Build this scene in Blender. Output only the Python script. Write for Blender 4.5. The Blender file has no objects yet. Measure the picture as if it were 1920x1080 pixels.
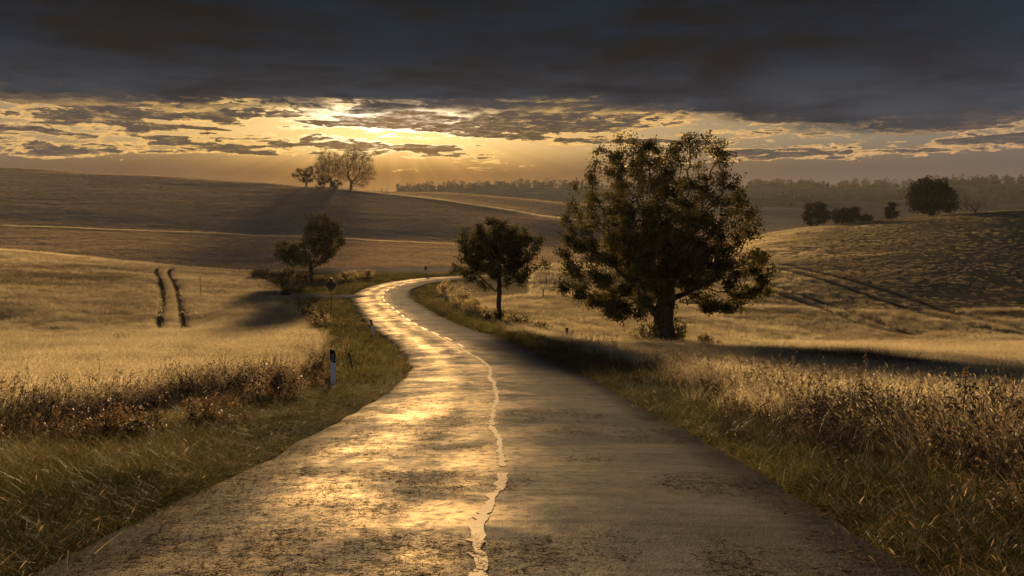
import bpy, math, random
import numpy as np
from mathutils import Vector, Matrix

rng = np.random.default_rng(11)
random.seed(11)
sc = bpy.context.scene
C = sc.collection

# ------------------------------------------------------------------ camera
F, HX, HY = 1500.0, 960.0, 400.0        # focal length and eye-level row of the photograph, in its pixels
CZ = 12.0                               # eye height above the datum
cam = bpy.data.cameras.new('camera')
cam.sensor_width = 36.0
cam.lens = 36.0 * F / 1920.0
cam.shift_y = -(540.0 - HY) / 1920.0
cam.clip_start, cam.clip_end = 0.1, 20000.0
camo = bpy.data.objects.new('camera', cam)
C.objects.link(camo)
camo.location = (0, 0, CZ)
camo.rotation_euler = (math.radians(90), 0, 0)
sc.camera = camo

# ------------------------------------------------------------------ light
SUN_AZ, SUN_EL = math.radians(-8.7), math.radians(6.4)
SUN = Vector((math.sin(SUN_AZ) * math.cos(SUN_EL), math.cos(SUN_AZ) * math.cos(SUN_EL), math.sin(SUN_EL)))
sl = bpy.data.lights.new('sun', 'SUN')
sl.energy = 5.0
sl.angle = math.radians(3.5)
sl.color = (1.0, 0.66, 0.32)
so = bpy.data.objects.new('sun', sl)
C.objects.link(so)
so.rotation_euler = (-SUN).to_track_quat('-Z', 'Y').to_euler()
so.location = (0, 0, 60)

sc.view_settings.view_transform = 'Standard'
sc.view_settings.look = 'None'
sc.view_settings.gamma = 1.0
sc.view_settings.use_curve_mapping = False
sc.view_settings.exposure = 1.2
EXPO = 2.0 ** sc.view_settings.exposure
cy = sc.cycles
cy.use_denoising = True
try:
    cy.denoiser = 'OPENIMAGEDENOISE'
except Exception:
    pass
cy.max_bounces = 5
cy.diffuse_bounces = 3
cy.glossy_bounces = 2
cy.transmission_bounces = 4
cy.transparent_max_bounces = 6
cy.volume_bounces = 0
cy.sample_clamp_indirect = 4.0
cy.use_adaptive_sampling = True
cy.adaptive_threshold = 0.015


# ------------------------------------------------------------------ small node language
class S:
    """a socket with arithmetic"""
    def __init__(s, nt, sock):
        s.nt, s.sock = nt, sock

    def m(s, op, *a):
        n = s.nt.nodes.new('ShaderNodeMath')
        n.operation = op
        for i, v in enumerate((s,) + a):
            if isinstance(v, S):
                s.nt.links.new(v.sock, n.inputs[i])
            else:
                n.inputs[i].default_value = v
        return S(s.nt, n.outputs[0])

    def __add__(s, o): return s.m('ADD', o)
    __radd__ = __add__
    def __mul__(s, o): return s.m('MULTIPLY', o)
    __rmul__ = __mul__
    def __sub__(s, o): return s.m('SUBTRACT', o)
    def __rsub__(s, o): return (s * -1.0) + o
    def __truediv__(s, o): return s.m('DIVIDE', o)
    def __neg__(s): return s * -1.0
    def step(s, a, b):
        n = s.nt.nodes.new('ShaderNodeMapRange')
        n.interpolation_type = 'SMOOTHSTEP'
        s.nt.links.new(s.sock, n.inputs[0])
        for i, v in ((1, a), (2, b)):
            if isinstance(v, S):
                s.nt.links.new(v.sock, n.inputs[i])
            else:
                n.inputs[i].default_value = v
        return S(s.nt, n.outputs[0])
    def gauss(s, w):
        return ((s * s) * (-1.0 / (w * w))).m('EXPONENT')


def node(nt, typ, **kw):
    n = nt.nodes.new(typ)
    for k, v in kw.items():
        setattr(n, k, v)
    return n


def vec(nt, x, y, z):
    n = nt.nodes.new('ShaderNodeCombineXYZ')
    for i, v in enumerate((x, y, z)):
        if isinstance(v, S):
            nt.links.new(v.sock, n.inputs[i])
        else:
            n.inputs[i].default_value = v
    return S(nt, n.outputs[0])


def noise(nt, v, scale, detail=4.0, rough=0.55, dist=0.0):
    n = nt.nodes.new('ShaderNodeTexNoise')
    nt.links.new(v.sock, n.inputs['Vector'])
    n.inputs['Scale'].default_value = scale
    n.inputs['Detail'].default_value = detail
    n.inputs['Roughness'].default_value = rough
    n.inputs['Distortion'].default_value = dist
    return S(nt, n.outputs['Fac'])


def mixc(nt, f, a, b, blend='MIX'):
    n = nt.nodes.new('ShaderNodeMix')
    n.data_type = 'RGBA'
    n.blend_type = blend
    ins = [n.inputs[0], n.inputs[6], n.inputs[7]]
    for s_, v in zip(ins, (f, a, b)):
        if isinstance(v, S):
            nt.links.new(v.sock, s_)
        elif isinstance(v, (tuple, list)):
            s_.default_value = (v[0], v[1], v[2], 1.0)
        else:
            s_.default_value = v
    return S(nt, n.outputs[2])


# ------------------------------------------------------------------ sky
def srgb(r, g, b, k=1.0):
    def f(c):
        c /= 255.0
        return (c / 12.92 if c <= 0.04045 else ((c + 0.055) / 1.055) ** 2.4) * k
    return (f(r), f(g), f(b))


def build_world():
    w = bpy.data.worlds.new('World')
    sc.world = w
    w.use_nodes = True
    w.cycles.sampling_method = 'MANUAL'
    w.cycles.sample_map_resolution = 512
    nt = w.node_tree
    nt.nodes.clear()
    out = nt.nodes.new('ShaderNodeOutputWorld')
    bg = nt.nodes.new('ShaderNodeBackground')
    nt.links.new(bg.outputs[0], out.inputs[0])
    bg.inputs[1].default_value = 1.0 / EXPO
    tc = nt.nodes.new('ShaderNodeTexCoord')
    sp = nt.nodes.new('ShaderNodeSeparateXYZ')
    nt.links.new(tc.outputs['Generated'], sp.inputs[0])
    x, y, z = (S(nt, sp.outputs[i]) for i in range(3))
    h = (x * x + y * y + 1e-6).m('SQRT')
    tel = z / h                               # tangent of the elevation
    az = x.m('ARCTAN2', y)
    da = az - SUN_AZ
    de = tel - math.tan(SUN_EL)
    r = (da * da + de * de).m('SQRT')
    cosaz = da.m('COSINE')
    west = cosaz.step(-0.6, 1.0)              # 1 toward the sunset, 0 opposite
    cx, cy_ = x / h, y / h
    # clear sky low in the gap
    sky = nt.nodes.new('ShaderNodeTexSky')
    sky.sky_type = 'NISHITA'
    sky.sun_disc = False
    sky.sun_elevation = SUN_EL
    sky.sun_rotation = SUN_AZ
    sky.dust_density = 3.0
    nish = mixc(nt, 1.0, S(nt, sky.outputs[0]), (0.09, 0.09, 0.09), 'MULTIPLY')
    near = da.gauss(0.42)
    # horizon haze, warm toward the sun
    hz = mixc(nt, near, srgb(92, 80, 76), srgb(118, 80, 40))
    hz = mixc(nt, (1.0 - west), hz, srgb(82, 82, 92))
    glow = r.gauss(0.16)
    hz = mixc(nt, glow, hz, srgb(160, 110, 48))
    # rays fanning down from the gap
    th = da.m('ARCTAN2', (de - 0.012))
    ray = noise(nt, vec(nt, th * 1.0, 0.37, 0.11), 9.0, 2.5, 0.65)
    below = (-de).step(0.0, 0.03) * r.step(0.02, 0.09) * (1.0 - r.step(0.25, 0.8))
    rayf = ((ray - 0.5) * below * 0.85) + 1.0
    gapc = mixc(nt, near, srgb(104, 100, 96), srgb(120, 94, 58))
    gapc = mixc(nt, 0.18, gapc, nish)
    gapc = mixc(nt, (1.0 - west), gapc, srgb(92, 98, 112))
    base = mixc(nt, tel.step(0.045, 0.095), hz, gapc)
    rn = nt.nodes.new('ShaderNodeVectorMath')
    rn.operation = 'SCALE'
    nt.links.new(base.sock, rn.inputs[0])
    nt.links.new(rayf.sock, rn.inputs['Scale'])
    base = S(nt, rn.outputs[0])
    # broken cloud in the gap
    wv = vec(nt, cx, cy_, tel * 12.0)
    wv2 = vec(nt, cx, cy_, tel * 4.8)
    n1 = noise(nt, vec(nt, cx + 8.1, cy_, tel * 12.0), 3.9, 3.0, 0.5, 0.3)
    n2 = noise(nt, wv2, 22.0, 8.0, 0.66, 0.5)
    n3 = noise(nt, wv2, 70.0, 5.0, 0.6)
    t = n1 * 0.66 + n2 * 0.34 + (n3 - 0.5) * 0.10
    t = t + tel.step(0.055, 0.135) * 0.11 - 0.030
    t = t - (1.0 - tel.step(0.035, 0.085)) * 0.16
    t = t + (r.gauss(0.07)) * -0.02
    edge = t.step(0.486, 0.503) * (1.0 - t.step(0.508, 0.534))
    body = t.step(0.503, 0.530)
    wisp = noise(nt, vec(nt, cx, cy_, tel * 5.5), 34.0, 7.0, 0.68, 0.3).step(0.56, 0.66) * tel.step(0.07, 0.085) * (1.0 - tel.step(0.11, 0.14))
    edge = edge.m('MAXIMUM', wisp * 0.6)
    bodyc = mixc(nt, near, srgb(70, 68, 73), srgb(84, 68, 50))
    bodyc = mixc(nt, tel.step(0.09, 0.14), bodyc, srgb(62, 60, 64))
    bodyc = mixc(nt, r.gauss(0.11) * 0.4, bodyc, srgb(180, 128, 56))
    goldc = mixc(nt, near, srgb(214, 166, 112), (1.12, 0.66, 0.17))
    goldc = mixc(nt, (1.0 - west), goldc, srgb(100, 104, 116))
    hot = (da * 0.55).m('MULTIPLY', da * 0.55) + (de * 2.0).m('MULTIPLY', de * 2.0)
    hot = ((hot * (-1.0 / (0.055 ** 2))).m('EXPONENT'))
    goldc = mixc(nt, hot, goldc, (3.0, 2.5, 1.75))
    base = mixc(nt, hot * 0.4, base, (1.5, 0.95, 0.38))
    fine = noise(nt, vec(nt, cx, cy_, tel * 6.0), 48.0, 7.0, 0.7, 0.2)
    goldc = mixc(nt, (1.0 - fine.step(0.36, 0.60)) * 0.28 * (1.0 - hot), goldc, bodyc)
    bodyc = mixc(nt, fine.step(0.45, 0.75) * 0.30, bodyc, goldc)
    cl = mixc(nt, body, base, bodyc)
    cl = mixc(nt, edge, cl, goldc)
    # dark deck above
    bn = noise(nt, vec(nt, cx, cy_, tel * 2.0), 4.0, 5.0, 0.55)
    bn2 = noise(nt, wv2, 16.0, 6.0, 0.6)
    lim = 0.131 + (az - 0.05).step(0.0, 0.42) * -0.034 - (1.0 - (az + 0.62).step(0.0, 0.4)) * 0.010
    dk = tel + (bn - 0.5) * 0.05 + (bn2 - 0.5) * 0.05
    deck = (dk - lim).step(-0.011, 0.016)
    dn = noise(nt, vec(nt, cx, cy_, tel * 4.5), 3.2, 6.0, 0.58, 0.6)
    dn2 = noise(nt, vec(nt, cx, cy_, tel * 6.0), 12.0, 5.0, 0.55, 0.4)
    dfac = (dn * 0.65 + dn2 * 0.35).step(0.40, 0.61)
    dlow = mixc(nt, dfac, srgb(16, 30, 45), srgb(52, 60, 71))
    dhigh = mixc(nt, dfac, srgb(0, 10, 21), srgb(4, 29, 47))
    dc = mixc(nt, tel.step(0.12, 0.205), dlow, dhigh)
    dc = mixc(nt, (1.0 - west), dc, srgb(86, 99, 121))  # unseen side of the deck lightened to fill shaded faces
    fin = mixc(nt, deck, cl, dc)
    # rim of the deck where the sun is behind it
    rim = (dk - lim + 0.004).gauss(0.0045) * near * bn2.step(0.40, 0.6)
    fin = mixc(nt, rim * 0.85, fin, goldc)
    # below the horizon
    fin = mixc(nt, tel.step(-0.06, -0.01), srgb(70, 60, 52), fin)
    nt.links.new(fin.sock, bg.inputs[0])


build_world()


# ------------------------------------------------------------------ helpers
def at(px, py, depth):
    return Vector(((px - HX) * depth / F, depth, CZ - (py - HY) * depth / F))


def pchip(xk, yk, xq):
    xk, yk = np.asarray(xk, float), np.asarray(yk, float)
    h = np.diff(xk)
    d = np.diff(yk, axis=0) / (h if yk.ndim == 1 else h[:, None])
    m = np.zeros_like(yk)
    hh = h if yk.ndim == 1 else h[:, None]
    w1, w2 = 2 * hh[1:] + hh[:-1], hh[1:] + 2 * hh[:-1]
    ok = d[:-1] * d[1:] > 0
    with np.errstate(divide='ignore', invalid='ignore'):
        mm = (w1 + w2) / (w1 / d[:-1] + w2 / d[1:])
    m[1:-1] = np.where(ok, mm, 0.0)
    m[0], m[-1] = d[0], d[-1]
    xq = np.clip(xq, xk[0], xk[-1])
    i = np.clip(np.searchsorted(xk, xq) - 1, 0, len(xk) - 2)
    t = (xq - xk[i]) / h[i]
    if yk.ndim == 2:
        t = t[:, None]
        H = h[i][:, None]
    else:
        H = h[i]
    return ((2 * t**3 - 3 * t**2 + 1) * yk[i] + (t**3 - 2 * t**2 + t) * H * m[i]
            + (-2 * t**3 + 3 * t**2) * yk[i + 1] + (t**3 - t**2) * H * m[i + 1])


def sstep(a, b, x):
    t = np.clip((x - a) / (b - a), 0, 1)
    return t * t * (3 - 2 * t)


_lat = np.random.default_rng(5).random((256, 256))


def vnoise(x, y, s=1.0, o=0):
    x, y = np.asarray(x, float) / s + o * 17.3 + 1000, np.asarray(y, float) / s + o * 7.9 + 1000
    xi, yi = np.floor(x).astype(int), np.floor(y).astype(int)
    fx, fy = x - xi, y - yi
    fx, fy = fx * fx * (3 - 2 * fx), fy * fy * (3 - 2 * fy)
    g = lambda a, b: _lat[a % 256, b % 256]
    return ((g(xi, yi) * (1 - fx) + g(xi + 1, yi) * fx) * (1 - fy)
            + (g(xi, yi + 1) * (1 - fx) + g(xi + 1, yi + 1) * fx) * fy)


def fbm(x, y, s=1.0, o=0, n=4):
    v, a, t = 0, 1.0, 0
    for k in range(n):
        v = v + a * vnoise(x, y, s / 2**k, o + k * 3)
        t += a
        a *= 0.5
    return v / t


# ------------------------------------------------------------------ road line and terrain heights
ROAD_Z = [(-400, 24), (-120, 11.0), (-60, 5.6), (-30, 2.4), (0, -1.55), (4.8, -2.22), (12, -3.30), (20.8, -4.53), (30, -5.66),
          (40.8, -6.55), (50.8, -7.2), (64, -7.8), (78, -8.05), (95, -8.2), (110, -8.4), (150, -8.8), (400, -9.0)]
_rz = np.array(ROAD_Z)


def road_z_of_y(Y):
    return pchip(_rz[:, 0], _rz[:, 1], np.asarray(Y, float))


CL = [(1.2, -60), (0.2, -25), (-0.08, -8), (-.12, 0), (-.16, 5), (-.15, 12), (-.28, 20.8), (-1.0, 30), (-3.15, 40.8), (-6.1, 51),
      (-9.4, 64), (-12.0, 74), (-13.1, 82), (-12.9, 89), (-11.4, 96), (-8.4, 101.5), (-3.2, 106), (4, 110), (11, 115.5),
      (15.5, 124), (17, 136), (15, 150)]


def catmull(P, n=14):
    P = [np.array(p, float) for p in P]
    P = [2 * P[0] - P[1]] + P + [2 * P[-1] - P[-2]]
    o = []
    for i in range(1, len(P) - 2):
        for k in range(n):
            t = k / n
            o.append(0.5 * (2 * P[i] + (P[i + 1] - P[i - 1]) * t + (2 * P[i - 1] - 5 * P[i] + 4 * P[i + 1] - P[i + 2]) * t * t
                            + (-P[i - 1] + 3 * P[i] - 3 * P[i + 1] + P[i + 2]) * t**3))
    o.append(P[-2])
    return np.array(o)


def resample(P, step):
    d = np.r_[0, np.cumsum(np.linalg.norm(np.diff(P, axis=0), axis=1))]
    q = np.arange(0, d[-1], step)
    return np.stack([np.interp(q, d, P[:, k]) for k in range(P.shape[1])], 1), q


ROAD, ROAD_S = resample(catmull(CL), 0.4)
_tan = np.gradient(ROAD, axis=0)
_tan /= np.linalg.norm(_tan, axis=1)[:, None]
ROAD_N = np.stack([_tan[:, 1], -_tan[:, 0]], 1)          # to the right of travel
ROAD_H = road_z_of_y(ROAD[:, 1])
# LANE: the side road that joins at the bend
LANE, _ = resample(catmull([(-13.5, 76.5), (-16, 77.0), (-19.5, 77.2), (-23.5, 77.6)]), 0.5)


def road_dist(X, Y):
    """signed lateral offset (right positive) and road height at the nearest station"""
    X, Y = np.asarray(X, float).ravel(), np.asarray(Y, float).ravel()
    lat = np.full(X.shape, 1e3)
    hh = np.zeros(X.shape)
    m = (Y > -70) & (Y < 150) & (np.abs(X) < 130)
    idx = np.where(m)[0]
    for a in range(0, len(idx), 20000):
        k = idx[a:a + 20000]
        d2 = (X[k][:, None] - ROAD[None, ::2, 0])**2 + (Y[k][:, None] - ROAD[None, ::2, 1])**2
        j = d2.argmin(1) * 2
        dv = np.stack([X[k] - ROAD[j, 0], Y[k] - ROAD[j, 1]], 1)
        sg = np.where((dv * ROAD_N[j]).sum(1) >= 0, 1.0, -1.0)
        tl = (dv * _tan[j]).sum(1)
        along = np.clip(tl, -0.4, 0.4)
        lat[k] = sg * np.sqrt(np.maximum((dv**2).sum(1) - along**2, 0))
        g = np.gradient(ROAD_H) / 0.4
        hh[k] = ROAD_H[j] + g[j] * along
    return lat, hh


TAB = {
    -900: [(20, 735), (30, 680), (45, 632), (54, 605), (70, 540), (90, 480), (120, 428), (135, 432), (155, 428), (200, 400), (230, 385), (280, 330), (330, 285), (370, 270), (420, 271), (500, 290), (900, 370), (1500, 385)],
    0: [(20, 740), (30, 690), (43, 646), (53, 617), (66, 566), (80, 529), (95, 500), (110, 480), (121, 470), (135, 477), (150, 474), (170, 462), (200, 440), (228, 425), (300, 380), (380, 350), (460, 330.5), (520, 320), (560, 314), (600, 316), (700, 335), (900, 380), (1500, 388)],
    240: [(20, 740), (30, 688), (43, 646), (53, 619), (66, 576), (80, 542), (95, 516), (110, 499), (121, 491), (135, 496), (150, 489), (170, 470), (200, 450), (228, 434), (290, 393), (350, 367), (410, 349), (460, 337), (510, 328), (550, 330), (620, 345), (900, 382), (1500, 388)],
    480: [(20, 738), (30, 686), (43, 640), (53, 615), (66, 583), (80, 553), (95, 530), (110, 516), (119, 512), (130, 514), (150, 501), (180, 470), (225, 443), (280, 405), (330, 381.5), (380, 364), (430, 351), (470, 342), (510, 344), (600, 356), (900, 383), (1400, 386)],
    600: [(20, 734), (30, 684), (40.8, 641), (60, 600), (80, 555), (95, 532), (112, 516), (130, 500), (160, 478), (218, 447), (260, 415), (300, 392.5), (350, 372), (395, 357), (425, 350.5), (460, 353), (600, 364), (900, 380), (1400, 372)],
    700: [(20, 730), (30, 683), (40.8, 641), (60, 596), (80, 554), (95, 530), (112, 514), (130, 498), (160, 479), (215, 452), (250, 425), (300, 397), (350, 378), (390, 365), (415, 359), (450, 359), (500, 361), (600, 367), (900, 384), (1400, 361), (1700, 364), (3500, 380)],
    800: [(20, 730), (30, 683), (40.8, 641), (60, 597), (80, 554), (95, 530), (106, 518), (130, 500), (160, 482), (213, 456), (270, 417), (320, 394), (360, 380), (395, 370), (430, 366), (520, 360), (600, 363), (800, 375), (1100, 380), (1400, 356), (1700, 360), (3500, 378)],
    960: [(20, 730), (30, 683), (40, 655), (52, 628), (60, 600), (80, 546), (100, 503), (112, 507), (130, 500), (160, 486), (215, 464), (270, 430), (320, 409.5), (350, 400), (375, 393), (420, 386), (520, 371), (600, 372), (800, 385), (1100, 378), (1400, 351), (1700, 355), (3500, 375)],
    1100: [(20, 730), (30, 686), (40, 655), (52, 637), (60, 608), (80, 545), (100, 498), (115, 502), (140, 506), (165, 490), (230, 470), (280, 447), (330, 416), (345, 414), (370, 415), (420, 402), (500, 384), (560, 380), (650, 382), (900, 388), (1400, 353), (1700, 356), (3500, 375)],
    1250: [(20, 732), (30, 690), (40, 662), (52, 645), (65, 606), (85, 550), (110, 500), (125, 496), (140, 494), (165, 487), (230, 468), (330, 430), (450, 405), (520, 386), (600, 385), (700, 389), (900, 386), (1350, 353), (1700, 356), (3500, 375)],
    1430: [(20, 735), (30, 696), (40, 669), (52, 651), (62, 622), (90, 535), (120, 480), (150, 452), (175, 441), (200, 446), (260, 450), (350, 430), (450, 404), (520, 389), (600, 389), (700, 394), (850, 377), (1000, 384), (1300, 351), (1600, 355), (3500, 375)],
    1600: [(20, 740), (30, 698), (40, 671), (52, 653), (60, 641), (75, 582), (100, 510), (130, 458), (150, 433), (165, 421), (173, 418), (195, 423), (280, 430), (400, 415), (520, 393), (600, 393), (700, 397), (850, 376), (1000, 383), (1300, 351), (1600, 354), (3500, 375)],
    1750: [(20, 742), (30, 700), (40, 672), (52, 653), (60, 640), (72, 594), (90, 533), (115, 468), (135, 430), (152, 408), (162, 404), (185, 410), (300, 420), (500, 400), (700, 397), (850, 372), (1000, 348), (1300, 352), (1600, 355), (3500, 375)],
    1920: [(20, 744), (30, 702), (40, 673), (52, 653), (60, 640), (70, 600), (85, 545), (105, 481), (125, 431), (142, 401), (154, 393), (175, 399), (300, 412), (500, 398), (700, 392), (850, 370), (1000, 343), (1300, 349), (1600, 354), (3500, 375)],
    2800: [(20, 744), (30, 702), (40, 673), (52, 653), (60, 638), (80, 565), (105, 470), (130, 400), (150, 360), (165, 345), (190, 352), (300, 372), (500, 380), (700, 380), (850, 365), (1000, 340), (1300, 345), (1600, 350), (3500, 372)],
}
_cols = sorted(TAB)
_D = np.exp(np.linspace(math.log(6.0), math.log(6000.0), 420))
_T = []
for c in _cols:
    k = [(6.0, None), (12.0, None)] + TAB[c]
    k = [(a if a <= 600 else 600 + (a - 600) * 0.5, b) for a, b in k]
    dd = np.array([a for a, _ in k])
    zz = np.array([road_z_of_y(a) if b is None else -(b - HY) * a / F for a, b in k], float)
    if dd[-1] < 6000:
        dd, zz = np.r_[dd, 6000.0], np.r_[zz, zz[-1]]
    _T.append(pchip(np.log(dd), zz, np.log(_D)))
_T = np.array(_T)                                     # columns x depths
_PX = np.linspace(_cols[0], _cols[-1], 371)
_G = pchip(np.array(_cols, float), _T, _PX)           # px x depths
# LINE of hedge between left field and road verge
FIELD_L = [(-14, -5), (-10.5, 4), (-8.2, 12), (-7.2, 20), (-7.0, 28), (-9.8, 42), (-13.5, 55), (-18, 68), (-25, 87), (-33, 105), (-39, 121), (-46, 140)]
_fl = np.array(FIELD_L)


def field_left_x(Y):
    return np.interp(Y, _fl[:, 1], _fl[:, 0])


def ground_z(X, Y, road=True):
    shp = np.shape(X)
    X, Y = np.asarray(X, float).ravel(), np.asarray(Y, float).ravel()
    d = np.clip(Y, 6.001, 5999)
    px = np.clip(HX + F * X / np.maximum(Y, 1.0), _PX[0], _PX[-1] - 1e-3)
    u = (px - _PX[0]) / (_PX[1] - _PX[0])
    v = (np.log(d) - math.log(6.0)) / (math.log(1000.0) / 419)
    i, j = np.clip(u.astype(int), 0, len(_PX) - 2), np.clip(v.astype(int), 0, 418)
    fu, fv = u - i, v - j
    zt = (_G[i, j] * (1 - fu) + _G[i + 1, j] * fu) * (1 - fv) + (_G[i, j + 1] * (1 - fu) + _G[i + 1, j + 1] * fu) * fv
    zp = road_z_of_y(Y)
    w = sstep(5, 13, Y)
    z = zp * (1 - w) + zt * w
    und = (fbm(X, Y, 9.0, 2, 3) - 0.5) * 0.26 + (fbm(X, Y, 2.2, 5, 2) - 0.5) * 0.14
    und = und + (fbm(X, Y, 45, 3, 2) - 0.5) * 0.35 * sstep(120, 260, Y)
    if road:
        lat, hh = road_dist(X, Y)
        al = np.abs(lat)
        z = z + und * sstep(3.0, 9.0, al)
        # shallow ditch on the left before the field
        dl = X - field_left_x(Y)
        z = z - 0.35 * np.exp(-((dl - 0.9) / 0.9)**2) * sstep(-5, 5, Y) * (1 - sstep(85, 105, Y)) * sstep(3.0, 4.2, al)
        wr = 1 - sstep(3.4, 9.0, al)
        z = z * (1 - wr) + (hh - 0.03) * wr
        z = z - 0.14 * (1 - sstep(2.55, 3.0, al))
        # lane bed
        m = (np.abs(X + 35) < 35) & (np.abs(Y - 74) < 12)
        if m.any():
            k = np.where(m)[0]
            d2 = (X[k][:, None] - LANE[None, :, 0])**2 + (Y[k][:, None] - LANE[None, :, 1])**2
            dl_ = np.sqrt(d2.min(1))
            jj = d2.argmin(1)
            wl = 1 - sstep(1.6, 4.5, dl_)
            z[k] = z[k] * (1 - wl) + (lane_z(jj) - 0.12 * (1 - sstep(1.4, 2.0, dl_))) * wl
    else:
        z = z + und
    return (z + CZ).reshape(shp)


def lane_z(j):
    return -8.05 + 0.02 * np.asarray(j) * 0.5 * 0.5


def gz(x, y):
    return float(ground_z(np.array([x]), np.array([y]))[0])


# ------------------------------------------------------------------ object helpers
def mesh_arrays(name, V, Fc, smooth=False):
    V = np.asarray(V, np.float32)
    Fc = np.asarray(Fc, np.int32)
    me = bpy.data.meshes.new(name)
    n, k = Fc.shape
    me.vertices.add(len(V))
    me.vertices.foreach_set('co', V.ravel())
    me.loops.add(n * k)
    me.loops.foreach_set('vertex_index', Fc.ravel())
    me.polygons.add(n)
    me.polygons.foreach_set('loop_start', np.arange(0, n * k, k, dtype=np.int32))
    if smooth:
        me.polygons.foreach_set('use_smooth', np.ones(n, bool))
    me.update(calc_edges=True)
    return me


def obj(name, me, mat=None, parent=None):
    o = bpy.data.objects.new(name, me)
    C.objects.link(o)
    if mat is not None:
        me.materials.append(mat)
    if parent is not None:
        o.parent = parent
    return o


def tag(o, label=None, cat=None, group=None, kind=None):
    if label: o['label'] = label
    if cat: o['category'] = cat
    if group: o['group'] = group
    if kind: o['kind'] = kind
    return o


def thing(name, label, cat, loc, rz=0.0, group=None, rot=None):
    o = bpy.data.objects.new(name, None)
    o.empty_display_size = 0.2
    C.objects.link(o)
    o.location = loc
    o.rotation_euler = rot if rot else (0, 0, rz)
    return tag(o, label, cat, group)


class MB:
    """collects quads/tris as lists"""
    def __init__(s):
        s.v, s.f = [], []

    def add(s, V, Fs):
        b = len(s.v)
        s.v += [tuple(v) for v in V]
        s.f += [tuple(b + i for i in f) for f in Fs]

    def box(s, c, d, rot=None):
        x, y, z = d[0] / 2, d[1] / 2, d[2] / 2
        V = [Vector((a, b, e)) for a in (-x, x) for b in (-y, y) for e in (-z, z)]
        if rot is not None:
            V = [rot @ v for v in V]
        s.add([v + Vector(c) for v in V], [(0, 1, 3, 2), (4, 6, 7, 5), (0, 4, 5, 1), (2, 3, 7, 6), (0, 2, 6, 4), (1, 5, 7, 3)])

    def tube(s, P, R, n=6, cap=True):
        P = [Vector(p) for p in P]
        base = len(s.v)
        for i, p in enumerate(P):
            t = (P[min(i + 1, len(P) - 1)] - P[max(i - 1, 0)]).normalized()
            a = t.orthogonal().normalized() if abs(t.z) < 0.9 else Vector((1, 0, 0))
            a = (a - t * a.dot(t)).normalized()
            b = t.cross(a)
            for k in range(n):
                an = 2 * math.pi * k / n
                s.v.append(tuple(p + (a * math.cos(an) + b * math.sin(an)) * R[i]))
        for i in range(len(P) - 1):
            for k in range(n):
                s.f.append((base + i * n + k, base + i * n + (k + 1) % n, base + (i + 1) * n + (k + 1) % n, base + (i + 1) * n + k))
        if cap:
            s.f.append(tuple(base + (len(P) - 1) * n + k for k in range(n)))
            s.f.append(tuple(base + k for k in reversed(range(n))))

    def build(s, name, mat, parent=None, smooth=False):
        me = bpy.data.meshes.new(name)
        me.from_pydata(s.v, [], s.f)
        if smooth:
            for p in me.polygons:
                p.use_smooth = True
        return obj(name, me, mat, parent)


# ------------------------------------------------------------------ materials
MATS = {}


def new_mat(name):
    m = bpy.data.materials.new(name)
    m.use_nodes = True
    m.node_tree.nodes.clear()
    MATS[name] = m
    nt = m.node_tree
    out = nt.nodes.new('ShaderNodeOutputMaterial')
    return m, nt, out


def plain(name, col, rough=0.7, var=0.25, scale=12.0, metallic=0.0, spec=0.3):
    m, nt, out = new_mat(name)
    b = nt.nodes.new('ShaderNodeBsdfPrincipled')
    tc = nt.nodes.new('ShaderNodeTexCoord')
    v = S(nt, tc.outputs['Object'])
    n = noise(nt, v, scale, 5.0, 0.6)
    c = mixc(nt, n.step(0.3, 0.7), tuple(c * (1 - var) for c in col), tuple(min(1, c * (1 + var)) for c in col))
    nt.links.new(c.sock, b.inputs['Base Color'])
    b.inputs['Roughness'].default_value = rough
    b.inputs['Metallic'].default_value = metallic
    b.inputs['Specular IOR Level'].default_value = spec
    bp = nt.nodes.new('ShaderNodeBump')
    bp.inputs['Strength'].default_value = 0.3
    bp.inputs['Distance'].default_value = 0.01
    nt.links.new(n.sock, bp.inputs['Height'])
    nt.links.new(bp.outputs[0], b.inputs['Normal'])
    nt.links.new(b.outputs[0], out.inputs[0])
    return m


def leafy(name, cols, transl=0.5, tcol=1.25, rough=0.6, spec=0.15):
    """foliage or blades: diffuse + translucent, colour picked per instance ('tint') and per face ('var')"""
    m, nt, out = new_mat(name)
    ai = node(nt, 'ShaderNodeAttribute', attribute_type='INSTANCER', attribute_name='tint')
    av = node(nt, 'ShaderNodeAttribute', attribute_type='GEOMETRY', attribute_name='var')
    f = S(nt, ai.outputs['Fac']) + S(nt, av.outputs['Fac'])
    cr = nt.nodes.new('ShaderNodeValToRGB')
    el = cr.color_ramp.elements
    while len(el) < len(cols):
        el.new(0.5)
    for i, c in enumerate(cols):
        el[i].position = i / (len(cols) - 1)
        el[i].color = (*c, 1)
    nt.links.new(f.sock, cr.inputs[0])
    col = S(nt, cr.outputs[0])
    d = nt.nodes.new('ShaderNodeBsdfPrincipled')
    nt.links.new(col.sock, d.inputs['Base Color'])
    d.inputs['Roughness'].default_value = rough
    d.inputs['Specular IOR Level'].default_value = spec
    t = nt.nodes.new('ShaderNodeBsdfTranslucent')
    tcn = mixc(nt, 1.0, col, (tcol, tcol * 0.95, tcol * 0.8), 'MULTIPLY')
    nt.links.new(tcn.sock, t.inputs[0])
    mx = nt.nodes.new('ShaderNodeMixShader')
    mx.inputs[0].default_value = transl
    nt.links.new(d.outputs[0], mx.inputs[1])
    nt.links.new(t.outputs[0], mx.inputs[2])
    nt.links.new(mx.outputs[0], out.inputs[0])
    return m


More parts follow.
